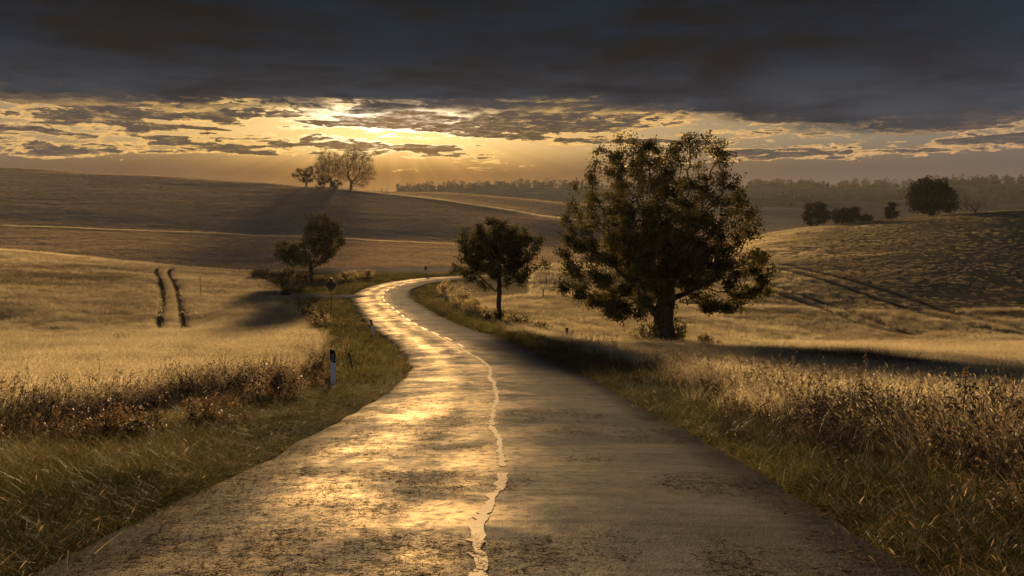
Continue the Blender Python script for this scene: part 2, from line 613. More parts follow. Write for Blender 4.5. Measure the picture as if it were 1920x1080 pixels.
leafy('green_grass', [(0.018, 0.019, 0.006), (0.050, 0.050, 0.016), (0.10, 0.088, 0.032), (0.26, 0.20, 0.09)], 0.45)
leafy('gold_grass', [(0.11, 0.09, 0.06), (0.26, 0.22, 0.145), (0.41, 0.355, 0.245), (0.58, 0.51, 0.37)], 0.55)
leafy('dry_weed', [(0.05, 0.036, 0.024), (0.13, 0.092, 0.058), (0.26, 0.19, 0.12), (0.42, 0.33, 0.22)], 0.35)
leafy('dark_weed', [(0.018, 0.015, 0.012), (0.035, 0.027, 0.020), (0.065, 0.050, 0.035), (0.13, 0.10, 0.068)], 0.2)
leafy('rust_weed', [(0.035, 0.022, 0.013), (0.075, 0.047, 0.027), (0.13, 0.087, 0.05), (0.21, 0.155, 0.09)], 0.4)
leafy('leaf_oak', [(0.030, 0.029, 0.010), (0.068, 0.061, 0.020), (0.11, 0.09, 0.03), (0.20, 0.125, 0.036)], 0.36, spec=0.0)
leafy('leaf_small', [(0.025, 0.025, 0.009), (0.05, 0.047, 0.016), (0.085, 0.07, 0.024), (0.15, 0.10, 0.03)], 0.33, spec=0.0)
leafy('leaf_shrub', [(0.022, 0.022, 0.009), (0.05, 0.043, 0.017), (0.10, 0.075, 0.03), (0.22, 0.15, 0.06)], 0.4)
leafy('leaf_pale', [(0.10, 0.08, 0.045), (0.20, 0.16, 0.09), (0.34, 0.27, 0.15), (0.50, 0.40, 0.24)], 0.5)
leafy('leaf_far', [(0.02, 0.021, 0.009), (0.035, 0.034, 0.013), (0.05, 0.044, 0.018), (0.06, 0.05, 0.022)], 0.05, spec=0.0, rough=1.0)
leafy('twig', [(0.035, 0.027, 0.018), (0.06, 0.043, 0.026), (0.10, 0.065, 0.035), (0.15, 0.10, 0.05)], 0.3)
leafy('straw', [(0.025, 0.018, 0.01), (0.06, 0.042, 0.022), (0.12, 0.085, 0.045), (0.22, 0.16, 0.085)], 0.15, spec=0.0, rough=1.0)
plain('bark', (0.075, 0.055, 0.04), 0.9, 0.5, 6.0)
plain('bark_far', (0.06, 0.045, 0.033), 0.9, 0.3, 2.0)
plain('stem', (0.12, 0.08, 0.045), 0.85, 0.3, 10.0)
plain('white_plastic', (0.80, 0.79, 0.77), 0.7, 0.08, 9.0, spec=0.1)
plain('black_plastic', (0.015, 0.015, 0.016), 0.9, 0.2, 9.0, spec=0.02)
plain('reflector', (0.42, 0.42, 0.43), 0.25, 0.1, 30.0)
plain('old_wood', (0.10, 0.075, 0.05), 0.9, 0.45, 8.0)
plain('steel', (0.16, 0.13, 0.11), 0.5, 0.25, 10.0, 0.6)
plain('rust_steel', (0.16, 0.07, 0.035), 0.8, 0.35, 8.0)
plain('sign_back', (0.06, 0.055, 0.05), 0.55, 0.2, 6.0)
plain('cloth_dark', (0.03, 0.03, 0.036), 0.9, 0.2, 5.0)
plain('cloth_brown', (0.07, 0.045, 0.03), 0.9, 0.2, 5.0)
plain('skin', (0.45, 0.28, 0.2), 0.6, 0.05, 5.0)
plain('fur', (0.32, 0.25, 0.17), 0.9, 0.25, 9.0)
plain('petal_pink', (0.55, 0.22, 0.50), 0.6, 0.1, 30.0)
plain('petal_blue', (0.15, 0.22, 0.75), 0.6, 0.1, 30.0)


def ground_mat():
    m, nt, out = new_mat('ground')
    b = nt.nodes.new('ShaderNodeBsdfPrincipled')
    b.inputs['Roughness'].default_value = 0.95
    b.inputs['Specular IOR Level'].default_value = 0.0
    g = nt.nodes.new('ShaderNodeNewGeometry')
    P = S(nt, g.outputs['Position'])
    a = node(nt, 'ShaderNodeAttribute', attribute_type='GEOMETRY', attribute_name='zone')
    sp = nt.nodes.new('ShaderNodeSeparateColor')
    nt.links.new(a.outputs['Color'], sp.inputs[0])
    zg, zs, zf = (S(nt, sp.outputs[i]) for i in range(3))       # gold field, bare soil, far pasture plus darkened right hillside
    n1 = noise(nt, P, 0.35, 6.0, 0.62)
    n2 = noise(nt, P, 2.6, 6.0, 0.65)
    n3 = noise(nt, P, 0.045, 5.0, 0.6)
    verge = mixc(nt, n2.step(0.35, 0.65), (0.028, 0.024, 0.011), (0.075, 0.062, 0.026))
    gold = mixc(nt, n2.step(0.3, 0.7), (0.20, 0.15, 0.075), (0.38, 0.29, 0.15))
    soil = mixc(nt, n1.step(0.3, 0.7), (0.17, 0.14, 0.11), (0.25, 0.205, 0.16))  # hill soil made paler in place of haze
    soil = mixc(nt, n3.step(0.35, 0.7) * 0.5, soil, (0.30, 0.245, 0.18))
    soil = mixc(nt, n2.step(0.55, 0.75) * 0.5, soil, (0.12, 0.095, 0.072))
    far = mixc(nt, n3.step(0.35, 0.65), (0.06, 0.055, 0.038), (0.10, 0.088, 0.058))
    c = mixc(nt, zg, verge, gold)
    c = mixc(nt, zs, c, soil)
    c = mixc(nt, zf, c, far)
    nt.links.new(c.sock, b.inputs['Base Color'])
    bp = nt.nodes.new('ShaderNodeBump')
    bp.inputs['Strength'].default_value = 0.5
    bp.inputs['Distance'].default_value = 0.035
    hgt = n2 * 0.5 + n1 * 0.8
    nt.links.new(hgt.sock, bp.inputs['Height'])
    nt.links.new(bp.outputs[0], b.inputs['Normal'])
    nt.links.new(b.outputs[0], out.inputs[0])
    return m


def road_mat():
    m, nt, out = new_mat('asphalt')
    b = nt.nodes.new('ShaderNodeBsdfPrincipled')
    uv = node(nt, 'ShaderNodeUVMap', uv_map='lane')
    sp = nt.nodes.new('ShaderNodeSeparateXYZ')
    nt.links.new(uv.outputs[0], sp.inputs[0])
    u, v = S(nt, sp.outputs[0]), S(nt, sp.outputs[1])
    P = vec(nt, u, v, 0.0)
    Pl = vec(nt, u * 0.55, v * 0.9, 0.0)
    fine = noise(nt, P, 90.0, 3.0, 0.6)
    mid = noise(nt, P, 7.0, 6.0, 0.66, 0.4)
    big = noise(nt, Pl, 0.62, 5.0, 0.6, 0.6)
    pat = noise(nt, vec(nt, u * 0.75, v * 0.5, 3.0), 1.5, 5.0, 0.62, 0.4)
    vo = node(nt, 'ShaderNodeTexVoronoi')
    vo.feature = 'F1'
    vo.inputs['Scale'].default_value = 60.0
    nt.links.new(P.sock, vo.inputs['Vector'])
    agg = S(nt, vo.outputs['Distance'])
    # worn smooth wheel paths and older rougher patches
    wl = (u + 1.55).gauss(0.42) + (u + 0.35).gauss(0.35) * 0.6 + (u - 1.5).gauss(0.4) * 0.35
    c = mixc(nt, big.step(0.35, 0.65), (0.042, 0.041, 0.041), (0.074, 0.070, 0.067))
    c = mixc(nt, mid.step(0.45, 0.72) * 0.65, c, (0.030, 0.026, 0.022))
    c = mixc(nt, fine.step(0.55, 0.8) * 0.6, c, (0.15, 0.13, 0.105))
    stk = noise(nt, vec(nt, u * 0.5, v * 3.2, 7.0), 1.6, 6.0, 0.68, 0.2)
    c = mixc(nt, stk.step(0.48, 0.66) * 0.6, c, (0.026, 0.023, 0.021))
    c = mixc(nt, u.m('ABSOLUTE').step(2.0, 2.75) * 0.7, c, (0.030, 0.026, 0.022))
    gl = pat.step(0.36, 0.66) * 0.55 + wl * 0.38 + big.step(0.42, 0.64) * 0.25
    left = 1.0 - u.step(-0.2, 1.5) * 0.82  # sheen faded on the right so the glare stays in the left lane
    gl = (gl * left).m('MINIMUM', 1.0)
    ro = 0.66 - gl * 0.12 + mid.step(0.4, 0.7) * 0.10
    gw = 0.006 + gl * 0.078 * (1.0 - stk.step(0.48, 0.64) * 0.4) * (1.0 - mid.step(0.48, 0.68) * 0.7)
    bp = nt.nodes.new('ShaderNodeBump')
    bp.inputs['Strength'].default_value = 0.55
    bp.inputs['Distance'].default_value = 0.012
    rg = (fine * 0.5 + agg * 0.4 + mid * 1.2) * (1.15 - gl.m('MINIMUM', 0.9))
    nt.links.new(rg.sock, bp.inputs['Height'])
    sheen(nt, out, c, bp, ro, gw, 0.018)
    nt.nodes.remove(b)
    return m


def sheen(nt, out, c, bp, ro, gw, wide):
    """matt ground with a weak grazing sheen: smooth worn spots and a broad rough lobe"""
    d = nt.nodes.new('ShaderNodeBsdfDiffuse')
    nt.links.new(c.sock, d.inputs[0])
    g1, g2 = nt.nodes.new('ShaderNodeBsdfGlossy'), nt.nodes.new('ShaderNodeBsdfGlossy')
    g1.inputs['Color'].default_value = (1, 0.80, 0.50, 1)  # gold put into the reflection to warm the sun glare
    g2.inputs['Color'].default_value = (0.76, 0.88, 1.0, 1)  # cool tint offsets the warm sunlight in the broad lobe
    if isinstance(ro, S):
        nt.links.new(ro.sock, g1.inputs['Roughness'])
    else:
        g1.inputs['Roughness'].default_value = ro
    g2.inputs['Roughness'].default_value = 0.72
    m1, m2 = nt.nodes.new('ShaderNodeMixShader'), nt.nodes.new('ShaderNodeMixShader')
    m1.inputs[0].default_value = wide
    nt.links.new(d.outputs[0], m1.inputs[1])
    nt.links.new(g2.outputs[0], m1.inputs[2])
    if isinstance(gw, S):
        nt.links.new(gw.sock, m2.inputs[0])
    else:
        m2.inputs[0].default_value = gw
    nt.links.new(m1.outputs[0], m2.inputs[1])
    nt.links.new(g1.outputs[0], m2.inputs[2])
    for n_ in (d, g1, g2):
        nt.links.new(bp.outputs[0], n_.inputs['Normal'])
    nt.links.new(m2.outputs[0], out.inputs[0])


def coat_mat(name, col, ro, gw, wide):
    m, nt, out = new_mat(name)
    g = nt.nodes.new('ShaderNodeNewGeometry')
    n = noise(nt, S(nt, g.outputs['Position']), 6.0, 5.0, 0.6)
    c = mixc(nt, n.step(0.3, 0.7), tuple(x * 0.7 for x in col), tuple(x * 1.2 for x in col))
    bp = nt.nodes.new('ShaderNodeBump')
    bp.inputs['Strength'].default_value = 0.3
    bp.inputs['Distance'].default_value = 0.01
    nt.links.new(n.sock, bp.inputs['Height'])
    sheen(nt, out, c, bp, ro, gw, wide)


ground_mat()
road_mat()
coat_mat('road_paint', (0.55, 0.52, 0.46), 0.5, 0.04, 0.05)
coat_mat('seal', (0.15, 0.125, 0.10), 0.6, 0.05, 0.04)
plain('gravel', (0.16, 0.135, 0.11), 0.9, 0.35, 5.0, spec=0.0)
plain('dark_soil', (0.045, 0.035, 0.025), 1.0, 0.3, 5.0, spec=0.0)


# ------------------------------------------------------------------ ground, road, lane
# TRACKS: wheel tracks as world polylines (kept free of grass)
def px_track(pts):
    """pixel rows on the terrain -> world line: march each pixel ray to the ground"""
    o = []
    dd = np.exp(np.linspace(math.log(8), math.log(500), 1500))
    for px, py in pts:
        X = (px - HX) * dd / F
        Z = ground_z(X, dd)
        ray = CZ - (py - HY) * dd / F
        k = np.where(ray <= Z)[0]
        k = k[0] if len(k) else len(dd) - 1
        o.append((X[k], dd[k]))
    return np.array(o)


def seg_dist(X, Y, P):
    best = np.full(X.shape, 1e9)
    for a, b in zip(P[:-1], P[1:]):
        d = b - a
        t = np.clip(((X - a[0]) * d[0] + (Y - a[1]) * d[1]) / (d @ d + 1e-9), 0, 1)
        best = np.minimum(best, (X - a[0] - t * d[0])**2 + (Y - a[1] - t * d[1])**2)
    return np.sqrt(best)


TRAM = [px_track([(304, 622), (303, 600), (305, 575), (306, 550), (300, 525), (293, 512), (297, 503)]),
        px_track([(343, 622), (340, 600), (337, 575), (331, 545), (322, 525), (316, 513), (322, 505)])]
HTR = [px_track([(1460, 505), (1530, 522), (1600, 545), (1680, 573), (1760, 597), (1840, 617), (1920, 632)]),
       px_track([(1470, 499), (1545, 514), (1620, 534), (1700, 560), (1790, 590), (1880, 612), (1960, 630)]),
       px_track([(1440, 548), (1510, 570), (1580, 597), (1640, 618), (1700, 632)]),
       px_track([(1440, 535), (1525, 562), (1600, 590), (1660, 612), (1720, 630)])]


def build_ground():
    a = 15.0
    t = np.linspace(-math.asinh(4200 / a), math.asinh(4200 / a), 431)
    xs = a * np.sinh(t) - 1.0
    t0, t1 = -math.asinh(430 / a), math.asinh(5200 / a)
    ys = a * np.sinh(np.linspace(t0, t1, 470)) + 14.0
    X, Y = np.meshgrid(xs, ys)
    Z = ground_z(X, Y)
    nx, ny = len(xs), len(ys)
    i = (np.arange(ny - 1)[:, None] * nx + np.arange(nx - 1)[None, :]).ravel()
    Fc = np.stack([i, i + 1, i + nx + 1, i + nx], 1)
    x, y = X.ravel(), Y.ravel()
    for T in TRAM:
        near = (np.abs(x + 45) < 30) & (np.abs(y - 85) < 40)
    Zf = Z.ravel().copy()
    me = mesh_arrays('ground', np.stack([x, y, Zf], 1), Fc, True)
    lat, _ = road_dist(x, y)
    dl = x - field_left_x(y)
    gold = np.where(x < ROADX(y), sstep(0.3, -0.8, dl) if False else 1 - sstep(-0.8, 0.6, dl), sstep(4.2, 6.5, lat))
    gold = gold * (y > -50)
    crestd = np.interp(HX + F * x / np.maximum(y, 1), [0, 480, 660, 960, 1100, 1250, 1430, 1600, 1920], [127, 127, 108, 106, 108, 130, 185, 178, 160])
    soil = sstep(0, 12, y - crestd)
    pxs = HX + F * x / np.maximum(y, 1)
    far = np.maximum(sstep(480, 640, y), 0.85 * sstep(1400, 1620, pxs) * sstep(60, 74, y))  # right hillside takes the dark far tone to stand in for shade
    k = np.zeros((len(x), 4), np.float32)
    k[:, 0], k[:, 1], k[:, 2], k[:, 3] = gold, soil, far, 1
    at_ = me.attributes.new('zone', 'FLOAT_COLOR', 'POINT')
    at_.data.foreach_set('color', k.ravel())
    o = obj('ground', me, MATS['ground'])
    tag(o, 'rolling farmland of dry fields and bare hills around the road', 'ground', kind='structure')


def ROADX(Y):
    o = np.argsort(ROAD[:, 1])
    return np.interp(Y, ROAD[o, 1], ROAD[o, 0])


build_ground()


def strip(name, line, nrm, H, half, mat, cross=10, crown=0.05, wob=0.12, thick=0.2, s0=0.0, step=0.4):
    n = len(line)
    us = np.linspace(-1, 1, cross + 1)
    V, UV = [], []
    st = np.arange(n) * step + s0
    wl = half + (fbm(st, st * 0, 1.6, 1) - 0.5) * 2 * wob + (fbm(st, st * 0, 0.5, 7) - .5) * wob
    wr = half + (fbm(st, st * 0 + 50, 1.6, 2) - 0.5) * 2 * wob + (fbm(st, st * 0 + 9, 0.5, 9) - .5) * wob
    cols = [('e', -1)] + [('t', u) for u in us] + [('e', 1)]
    for kind, u in cols:
        w = np.where(u < 0, wl, wr) * u
        P = line + nrm * w[:, None]
        z = H + CZ + crown * (1 - u * u)
        if kind == 'e':
            P = P + nrm * (0.05 * u)
            z = z - thick
        V.append(np.c_[P, z])
        UV.append(np.c_[w, st])
    V, UV = np.array(V), np.array(UV)
    m = len(cols)
    vi = lambda a, b: a * n + b
    Fc = np.array([(vi(a, b), vi(a + 1, b), vi(a + 1, b + 1), vi(a, b + 1)) for a in range(m - 1) for b in range(n - 1)], np.int32)
    me = mesh_arrays(name, V.reshape(-1, 3), Fc, True)
    uvl = me.uv_layers.new(name='lane')
    uvl.data.foreach_set('uv', UV.reshape(-1, 2)[Fc.ravel()].astype(np.float32).ravel())
    return obj(name, me, mat)


road = tag(strip('road', ROAD, ROAD_N, ROAD_H, 2.78, MATS['asphalt']),
           'worn asphalt country road winding down into the valley', 'road', kind='structure')
_lt = np.gradient(LANE, axis=0)
_lt /= np.linalg.norm(_lt, axis=1)[:, None]
lane = tag(strip('lane', LANE, np.stack([_lt[:, 1], -_lt[:, 0]], 1), lane_z(np.arange(len(LANE))) + 0.02, 1.5, MATS['gravel'], 6, 0.02, 0.15, 0.15, 0, 0.5),
           'pale gravel side lane joining the road at the bend', 'lane', kind='structure')


def on_road(s, u, lift):
    """station (metres past the camera) and lateral -> point on the road surface"""
    j = np.interp(s, ROAD_S, np.arange(len(ROAD_S)))
    i = int(min(j, len(ROAD) - 2))
    f = j - i
    p = ROAD[i] * (1 - f) + ROAD[i + 1] * f
    nn = ROAD_N[i] * (1 - f) + ROAD_N[i + 1] * f
    z = ROAD_H[i] * (1 - f) + ROAD_H[i + 1] * f + CZ + 0.05 * (1 - min(1, abs(u) / 2.78)**2)
    q = p + nn * u
    return (q[0], q[1], z + lift)


S0 = float(ROAD_S[np.argmin((ROAD**2).sum(1) + (ROAD[:, 1] < -1) * 1e3)])    # station of the camera
# worn dashes of the centre line
r_ = random.Random(3)
s = S0 + 5.2
while s < S0 + 118:
    L = r_.uniform(1.5, 2.2)
    near_ = s - S0
    if 36 < near_ < 125:
        mb = MB()
        n = 5
        V = []
        for k in range(n + 1):
            q = s + L * k / n
            wv_ = 0.06 + r_.uniform(-0.025, 0.02)
            V.append(on_road(q, 0.10 - wv_, 0.004))
            V.append(on_road(q, 0.10 + wv_ + r_.uniform(-0.02, 0.02), 0.004))
        mb.add(V, [(2 * k, 2 * k + 1, 2 * k + 3, 2 * k + 2) for k in range(n)])
        mb.build('line_dash', MATS['road_paint'], road)
    s += 3.6
# ragged strip of sealing compound along the centre seam
mb = MB()
V = []
q = S0 + 3.0
segs = []
while q < S0 + 58:
    a = r_.uniform(0.015, 0.11) * (0.55 + 0.9 * vnoise(q, 0, 1.7))
    b = r_.uniform(0.015, 0.10) * (0.4 + 1.0 * vnoise(q, 9, 1.3))
    off = -0.10 + (vnoise(q, 3, 2.2) - 0.5) * 0.35
    k_ = 0.55 + 0.45 * min(1.0, (q - S0) / 22.0)
    segs.append((q, off - a * k_, off + b * k_))
    q += r_.uniform(0.05, 0.16)
for q, a, b in segs:
    V += [on_road(q, a, 0.0055), on_road(q, b, 0.0055)]
Fq = [(2 * k, 2 * k + 1, 2 * k + 3, 2 * k + 2) for k in range(len(segs) - 1) if vnoise(segs[k][0], 21, 1.2) > 0.16]
mb.add(V, Fq)
mb.build('crack_seal', MATS['seal'], road)


def wheel_track(P, w, label, mat='dark_soil'):
    Q, _ = resample(catmull(P, 10), 0.4)
    t = np.gradient(Q, axis=0)
    t /= np.linalg.norm(t, axis=1)[:, None] + 1e-9
    nn = np.stack([t[:, 1], -t[:, 0]], 1)
    V = []
    for k in (-1, -0.4, 0.4, 1):
        wob = w * k * (0.85 + 0.3 * fbm(np.arange(len(Q)) * 0.4, np.full(len(Q), k * 9.0), 2.0, 3))
        q = Q + nn * wob[:, None]
        V.append(np.c_[q, ground_z(q[:, 0], q[:, 1]) + (0.05 if abs(k) < 0.5 else 0.02)])
    n = len(Q)
    Fc = [(a * n + b_, (a + 1) * n + b_, (a + 1) * n + b_ + 1, a * n + b_ + 1) for a in range(3) for b_ in range(n - 1)]
    tag(obj('wheel_track', mesh_arrays('wheel_track', np.concatenate(V), np.array(Fc), True), MATS[mat]), label, 'track', kind='structure')


wheel_track(TRAM[0], 0.28, 'dark curving wheel rut through the golden left field')
wheel_track(TRAM[1], 0.28, 'second dark wheel rut through the golden left field nearer the road')
for T in HTR:
    wheel_track(T, 0.3, 'dark wheel rut slanting across the right hillside')


# ------------------------------------------------------------------ grass kit
def hidden_collection(name, objs):
    col = bpy.data.collections.new(name)
    for o in objs:
        col.objects.link(o)
    return col


def blade_arrays(n, rad, hmin, hmax, w, segs, bend, r, heads=0.0, lean=0.35):
    """bent tapering blades; returns V, F(quads, degenerate tips as quads), var"""
    V, Fc, var = [], [], []
    for _ in range(n):
        a = r.uniform(0, 2 * math.pi)
        rr = rad * math.sqrt(r.random())
        bx, by = rr * math.cos(a), rr * math.sin(a)
        h = r.uniform(hmin, hmax)
        da = r.uniform(0, 2 * math.pi)
        ln = r.uniform(0.05, lean) * h
        bd = r.uniform(0.1, bend) * h
        wd = w * r.uniform(0.6, 1.3)
        fa = r.uniform(0, math.pi)
        wx, wy = math.cos(fa) * wd / 2, math.sin(fa) * wd / 2
        b0 = len(V)
        vv = r.gauss(0, 0.17)
        for k in range(segs + 1):
            t = k / segs
            x = bx + math.cos(da) * (ln * t + bd * t * t)
            y = by + math.sin(da) * (ln * t + bd * t * t)
            z = h * (t - 0.35 * (bd / h) * t * t) - 0.03
            ws = (1 - t * 0.92)
            V += [(x - wx * ws, y - wy * ws, z), (x + wx * ws, y + wy * ws, z)]
            var += [vv, vv]
        for k in range(segs):
            i = b0 + 2 * k
            Fc.append((i, i + 1, i + 3, i + 2))
        if r.random() < heads:                               # seed head
            tx, ty, tz = x, y, z
            L, W = r.uniform(0.04, 0.09), r.uniform(0.004, 0.008)
            dx, dy = math.cos(da) * L * 0.7, math.sin(da) * L * 0.7
            i = len(V)
            V += [(tx, ty, tz - 0.01), (tx + dx * .5 - wy / wd * W, ty + dy * .5 + wx / wd * W, tz + L * 0.3), (tx + dx, ty + dy, tz + L * 0.55), (tx + dx * .5 + wy / wd * W, ty + dy * .5 - wx / wd * W, tz + L * 0.2)]
            var += [vv + 0.12] * 4
            Fc.append((i, i + 1, i + 2, i + 3))
    return V, Fc, var


def clump(name, V, Fc, var, mat):
    me = mesh_arrays(name, np.array(V), np.array(Fc))
    a = me.attributes.new('var', 'FLOAT', 'POINT')
    a.data.foreach_set('value', np.array(var, np.float32))
    me.materials.append(MATS[mat])
    return bpy.data.objects.new(name, me)


def weed_arrays(r, h, nst, spread, leafs, head):
    """dry branching herb: thin crossed stems, curled leaves, umbel heads"""
    V, Fc, var = [], [], []

    def stem(p0, p1, w):
        p0, p1 = Vector(p0), Vector(p1)
        d = (p1 - p0).normalized()
        s1 = d.orthogonal().normalized() * w
        s2 = d.cross(s1)
        vv = r.uniform(-0.15, 0.15)
        for s_ in (s1, s2):
            i = len(V)
            V.extend([tuple(p0 - s_), tuple(p0 + s_), tuple(p1 + s_ * 0.5), tuple(p1 - s_ * 0.5)])
            var.extend([vv] * 4)
            Fc.append((i, i + 1, i + 2, i + 3))

    def leaf(p, L):
        d = Vector((r.gauss(0, 1), r.gauss(0, 1), r.gauss(-0.1, 0.6))).normalized()
        s_ = d.orthogonal().normalized() * L * 0.22
        i = len(V)
        vv = r.uniform(-0.2, 0.3)
        V.extend([tuple(p), tuple(p + d * L * 0.5 + s_), tuple(p + d * L + Vector((0, 0, -L * 0.2))), tuple(p + d * L * 0.5 - s_)])
        var.extend([vv] * 4)
        Fc.append((i, i + 1, i + 2, i + 3))

    for _ in range(nst):
        a = r.uniform(0, 2 * math.pi)
        p = Vector((math.cos(a), math.sin(a), 0)) * r.uniform(0, 0.12)
        d = Vector((math.cos(a) * r.uniform(0, spread), math.sin(a) * r.uniform(0, spread), 1)).normalized()
        H = h * r.uniform(0.6, 1.1)
        k = 5
        for q in range(k):
            p2 = p + d * H / k
            stem(p, p2, 0.004)
            if q > 0:
                for _ in range(leafs):
                    leaf(p.lerp(p2, r.random()), r.uniform(0.03, 0.08))
                if r.random() < 0.75:
                    bd = (d + Vector((r.gauss(0, .7), r.gauss(0, .7), 0.2))).normalized()
                    e = p2 + bd * H * r.uniform(0.12, 0.28)
                    stem(p2, e, 0.003)
                    if head:
                        for _ in range(head):
                            leaf(e, r.uniform(0.02, 0.05))
            p = p2
            d = (d + Vector((r.gauss(0, .16), r.gauss(0, .16), -0.03))).normalized()
        if head:
            for _ in range(head * 2):
                leaf(p, r.uniform(0.02, 0.06))
    return V, Fc, var


rr = random.Random(21)
K = {}
K['verge'] = hidden_collection('kit_verge', [clump('tuft', *blade_arrays(70, 0.18, 0.04, 0.17, 0.0052, 3, 1.4, rr, 0.0, 0.9), 'green_grass') for _ in range(5)])
K['verge_far'] = hidden_collection('kit_verge_far', [clump('tuft', *blade_arrays(40, 0.34, 0.08, 0.28, 0.018, 2, 0.9, rr, 0.0, 0.6), 'green_grass') for _ in range(4)])
K['tall'] = hidden_collection('kit_tall', [clump('tuft', *blade_arrays(40, 0.18, 0.25, 0.68, 0.0055, 4, 0.8, rr, 0.25, 0.45), 'gold_grass') for _ in range(6)])
K['field'] = hidden_collection('kit_field', [clump('tuft', *blade_arrays(46, 0.34, 0.18, 0.46, 0.014, 3, 0.7, rr, 0.35, 0.35), 'gold_grass') for _ in range(6)])
K['field_far'] = hidden_collection('kit_field_far', [clump('tuft', *blade_arrays(50, 0.7, 0.14, 0.42, 0.030, 2, 0.6, rr, 0.0, 0.35), 'gold_grass') for _ in range(6)])
K['stubble'] = hidden_collection('kit_stubble', [clump('tuft', *blade_arrays(44, 0.7, 0.14, 0.42, 0.030, 2, 0.5, rr, 0.0, 0.3), 'dry_weed') for _ in range(5)])
K['weed'] = hidden_collection('kit_weed', [clump('weed', *weed_arrays(rr, 0.75, 6, 0.6, 1, 3), 'dry_weed') for _ in range(6)])
K['dark'] = hidden_collection('kit_dark', [clump('weed', *weed_arrays(rr, 0.8, 9, 0.5, 1, 2), 'dark_weed') for _ in range(5)])
K['darkblade'] = hidden_collection('kit_darkblade', [clump('tuft', *blade_arrays(44, 0.22, 0.25, 0.75, 0.009, 4, 0.8, rr, 0.15, 0.4), 'dark_weed') for _ in range(5)])  # dark material carries the shade between the ditch weeds
K['curl'] = hidden_collection('kit_curl', [clump('tuft', *blade_arrays(24, 0.2, 0.08, 0.26, 0.005, 5, 2.2, rr, 0.12, 0.8), 'dry_weed') for _ in range(6)])
K['rust'] = hidden_collection('kit_rust', [clump('weed', *weed_arrays(rr, 0.5, 8, 0.9, 7, 2), 'rust_weed') for _ in range(5)])
K['reed'] = hidden_collection('kit_reed', [clump('tuft', *blade_arrays(40, 0.35, 0.5, 1.25, 0.03, 3, 0.5, rr, 0.1, 0.3), 'dark_weed') for _ in range(4)])


def litter_arrays(r):
    V, Fc, var = [], [], []
    for _ in range(26):
        a, L = r.uniform(0, math.pi), r.uniform(0.02, 0.09)
        x, y = r.uniform(-.22, .22), r.uniform(-.22, .22)
        dx, dy = math.cos(a) * L, math.sin(a) * L
        w = r.uniform(0.0008, 0.0022)
        i = len(V)
        V += [(x - dy / L * w, y + dx / L * w, 0.002), (x + dy / L * w, y - dx / L * w, 0.002),
              (x + dx + dy / L * w, y + dy - dx / L * w, r.uniform(.002, .012)), (x + dx - dy / L * w, y + dy + dx / L * w, r.uniform(0.002, 0.012))]
        var += [r.uniform(-0.3, 0.3)] * 4
        Fc.append((i, i + 1, i + 2, i + 3))
    return V, Fc, var


K['litter'] = hidden_collection('kit_litter', [clump('straws', *litter_arrays(rr), 'straw') for _ in range(5)])


def scatter(name, kit, X, Y, scl, tint, label, cat, Z=None, tilt=0.12, slope=None):
    n = len(X)
    if Z is None:
        Z = ground_z(X, Y)
    me = bpy.data.meshes.new(name)
    me.vertices.add(n)
    me.vertices.foreach_set('co', np.stack([X, Y, Z], 1).astype(np.float32).ravel())
    rot = np.stack([rng.normal(0, tilt, n), rng.normal(0, tilt, n), rng.uniform(0, 6.283, n)], 1)
    if slope is not None:
        rot[:, 0] += slope
    scl = np.asarray(scl)
    if scl.ndim == 1:
        scl = np.stack([scl, scl, scl * rng.uniform(0.8, 1.2, n)], 1)
    for nm, typ, dat in (('rot', 'FLOAT_VECTOR', rot), ('scl', 'FLOAT_VECTOR', scl)):
        a = me.attributes.new(nm, typ, 'POINT')
        a.data.foreach_set('vector', dat.astype(np.float32).ravel())
    a = me.attributes.new('tint', 'FLOAT', 'POINT')
    a.data.foreach_set('value', np.asarray(tint, np.float32))
    a = me.attributes.new('idx', 'INT', 'POINT')
    a.data.foreach_set('value', rng.integers(0, 100, n).astype(np.int32))
    o = obj(name, me)
    tag(o, label, cat, kind='stuff')
    ng = bpy.data.node_groups.new('scatter_' + name, 'GeometryNodeTree')
    ng.interface.new_socket('Geometry', in_out='INPUT', socket_type='NodeSocketGeometry')
    ng.interface.new_socket('Geometry', in_out='OUTPUT', socket_type='NodeSocketGeometry')
    gi, go = ng.nodes.new('NodeGroupInput'), ng.nodes.new('NodeGroupOutput')
    ip = ng.nodes.new('GeometryNodeInstanceOnPoints')
    ci = ng.nodes.new('GeometryNodeCollectionInfo')
    ci.inputs['Collection'].default_value = K[kit]
    ci.inputs['Separate Children'].default_value = True
    ci.inputs['Reset Children'].default_value = True

    def na(nm, dt):
        x = ng.nodes.new('GeometryNodeInputNamedAttribute')
        x.data_type = dt
        x.inputs['Name'].default_value = nm
        return x.outputs['Attribute']
    er = ng.nodes.new('FunctionNodeEulerToRotation')
    ng.links.new(na('rot', 'FLOAT_VECTOR'), er.inputs[0])
    ng.links.new(gi.outputs[0], ip.inputs['Points'])
    ng.links.new(ci.outputs[0], ip.inputs['Instance'])
    ip.inputs['Pick Instance'].default_value = True
    ng.links.new(na('idx', 'INT'), ip.inputs['Instance Index'])
    ng.links.new(er.outputs[0], ip.inputs['Rotation'])
    ng.links.new(na('scl', 'FLOAT_VECTOR'), ip.inputs['Scale'])
    ng.links.new(ip.outputs[0], go.inputs[0])
    md = o.modifiers.new('scatter', 'NODES')
    md.node_group = ng
    return o


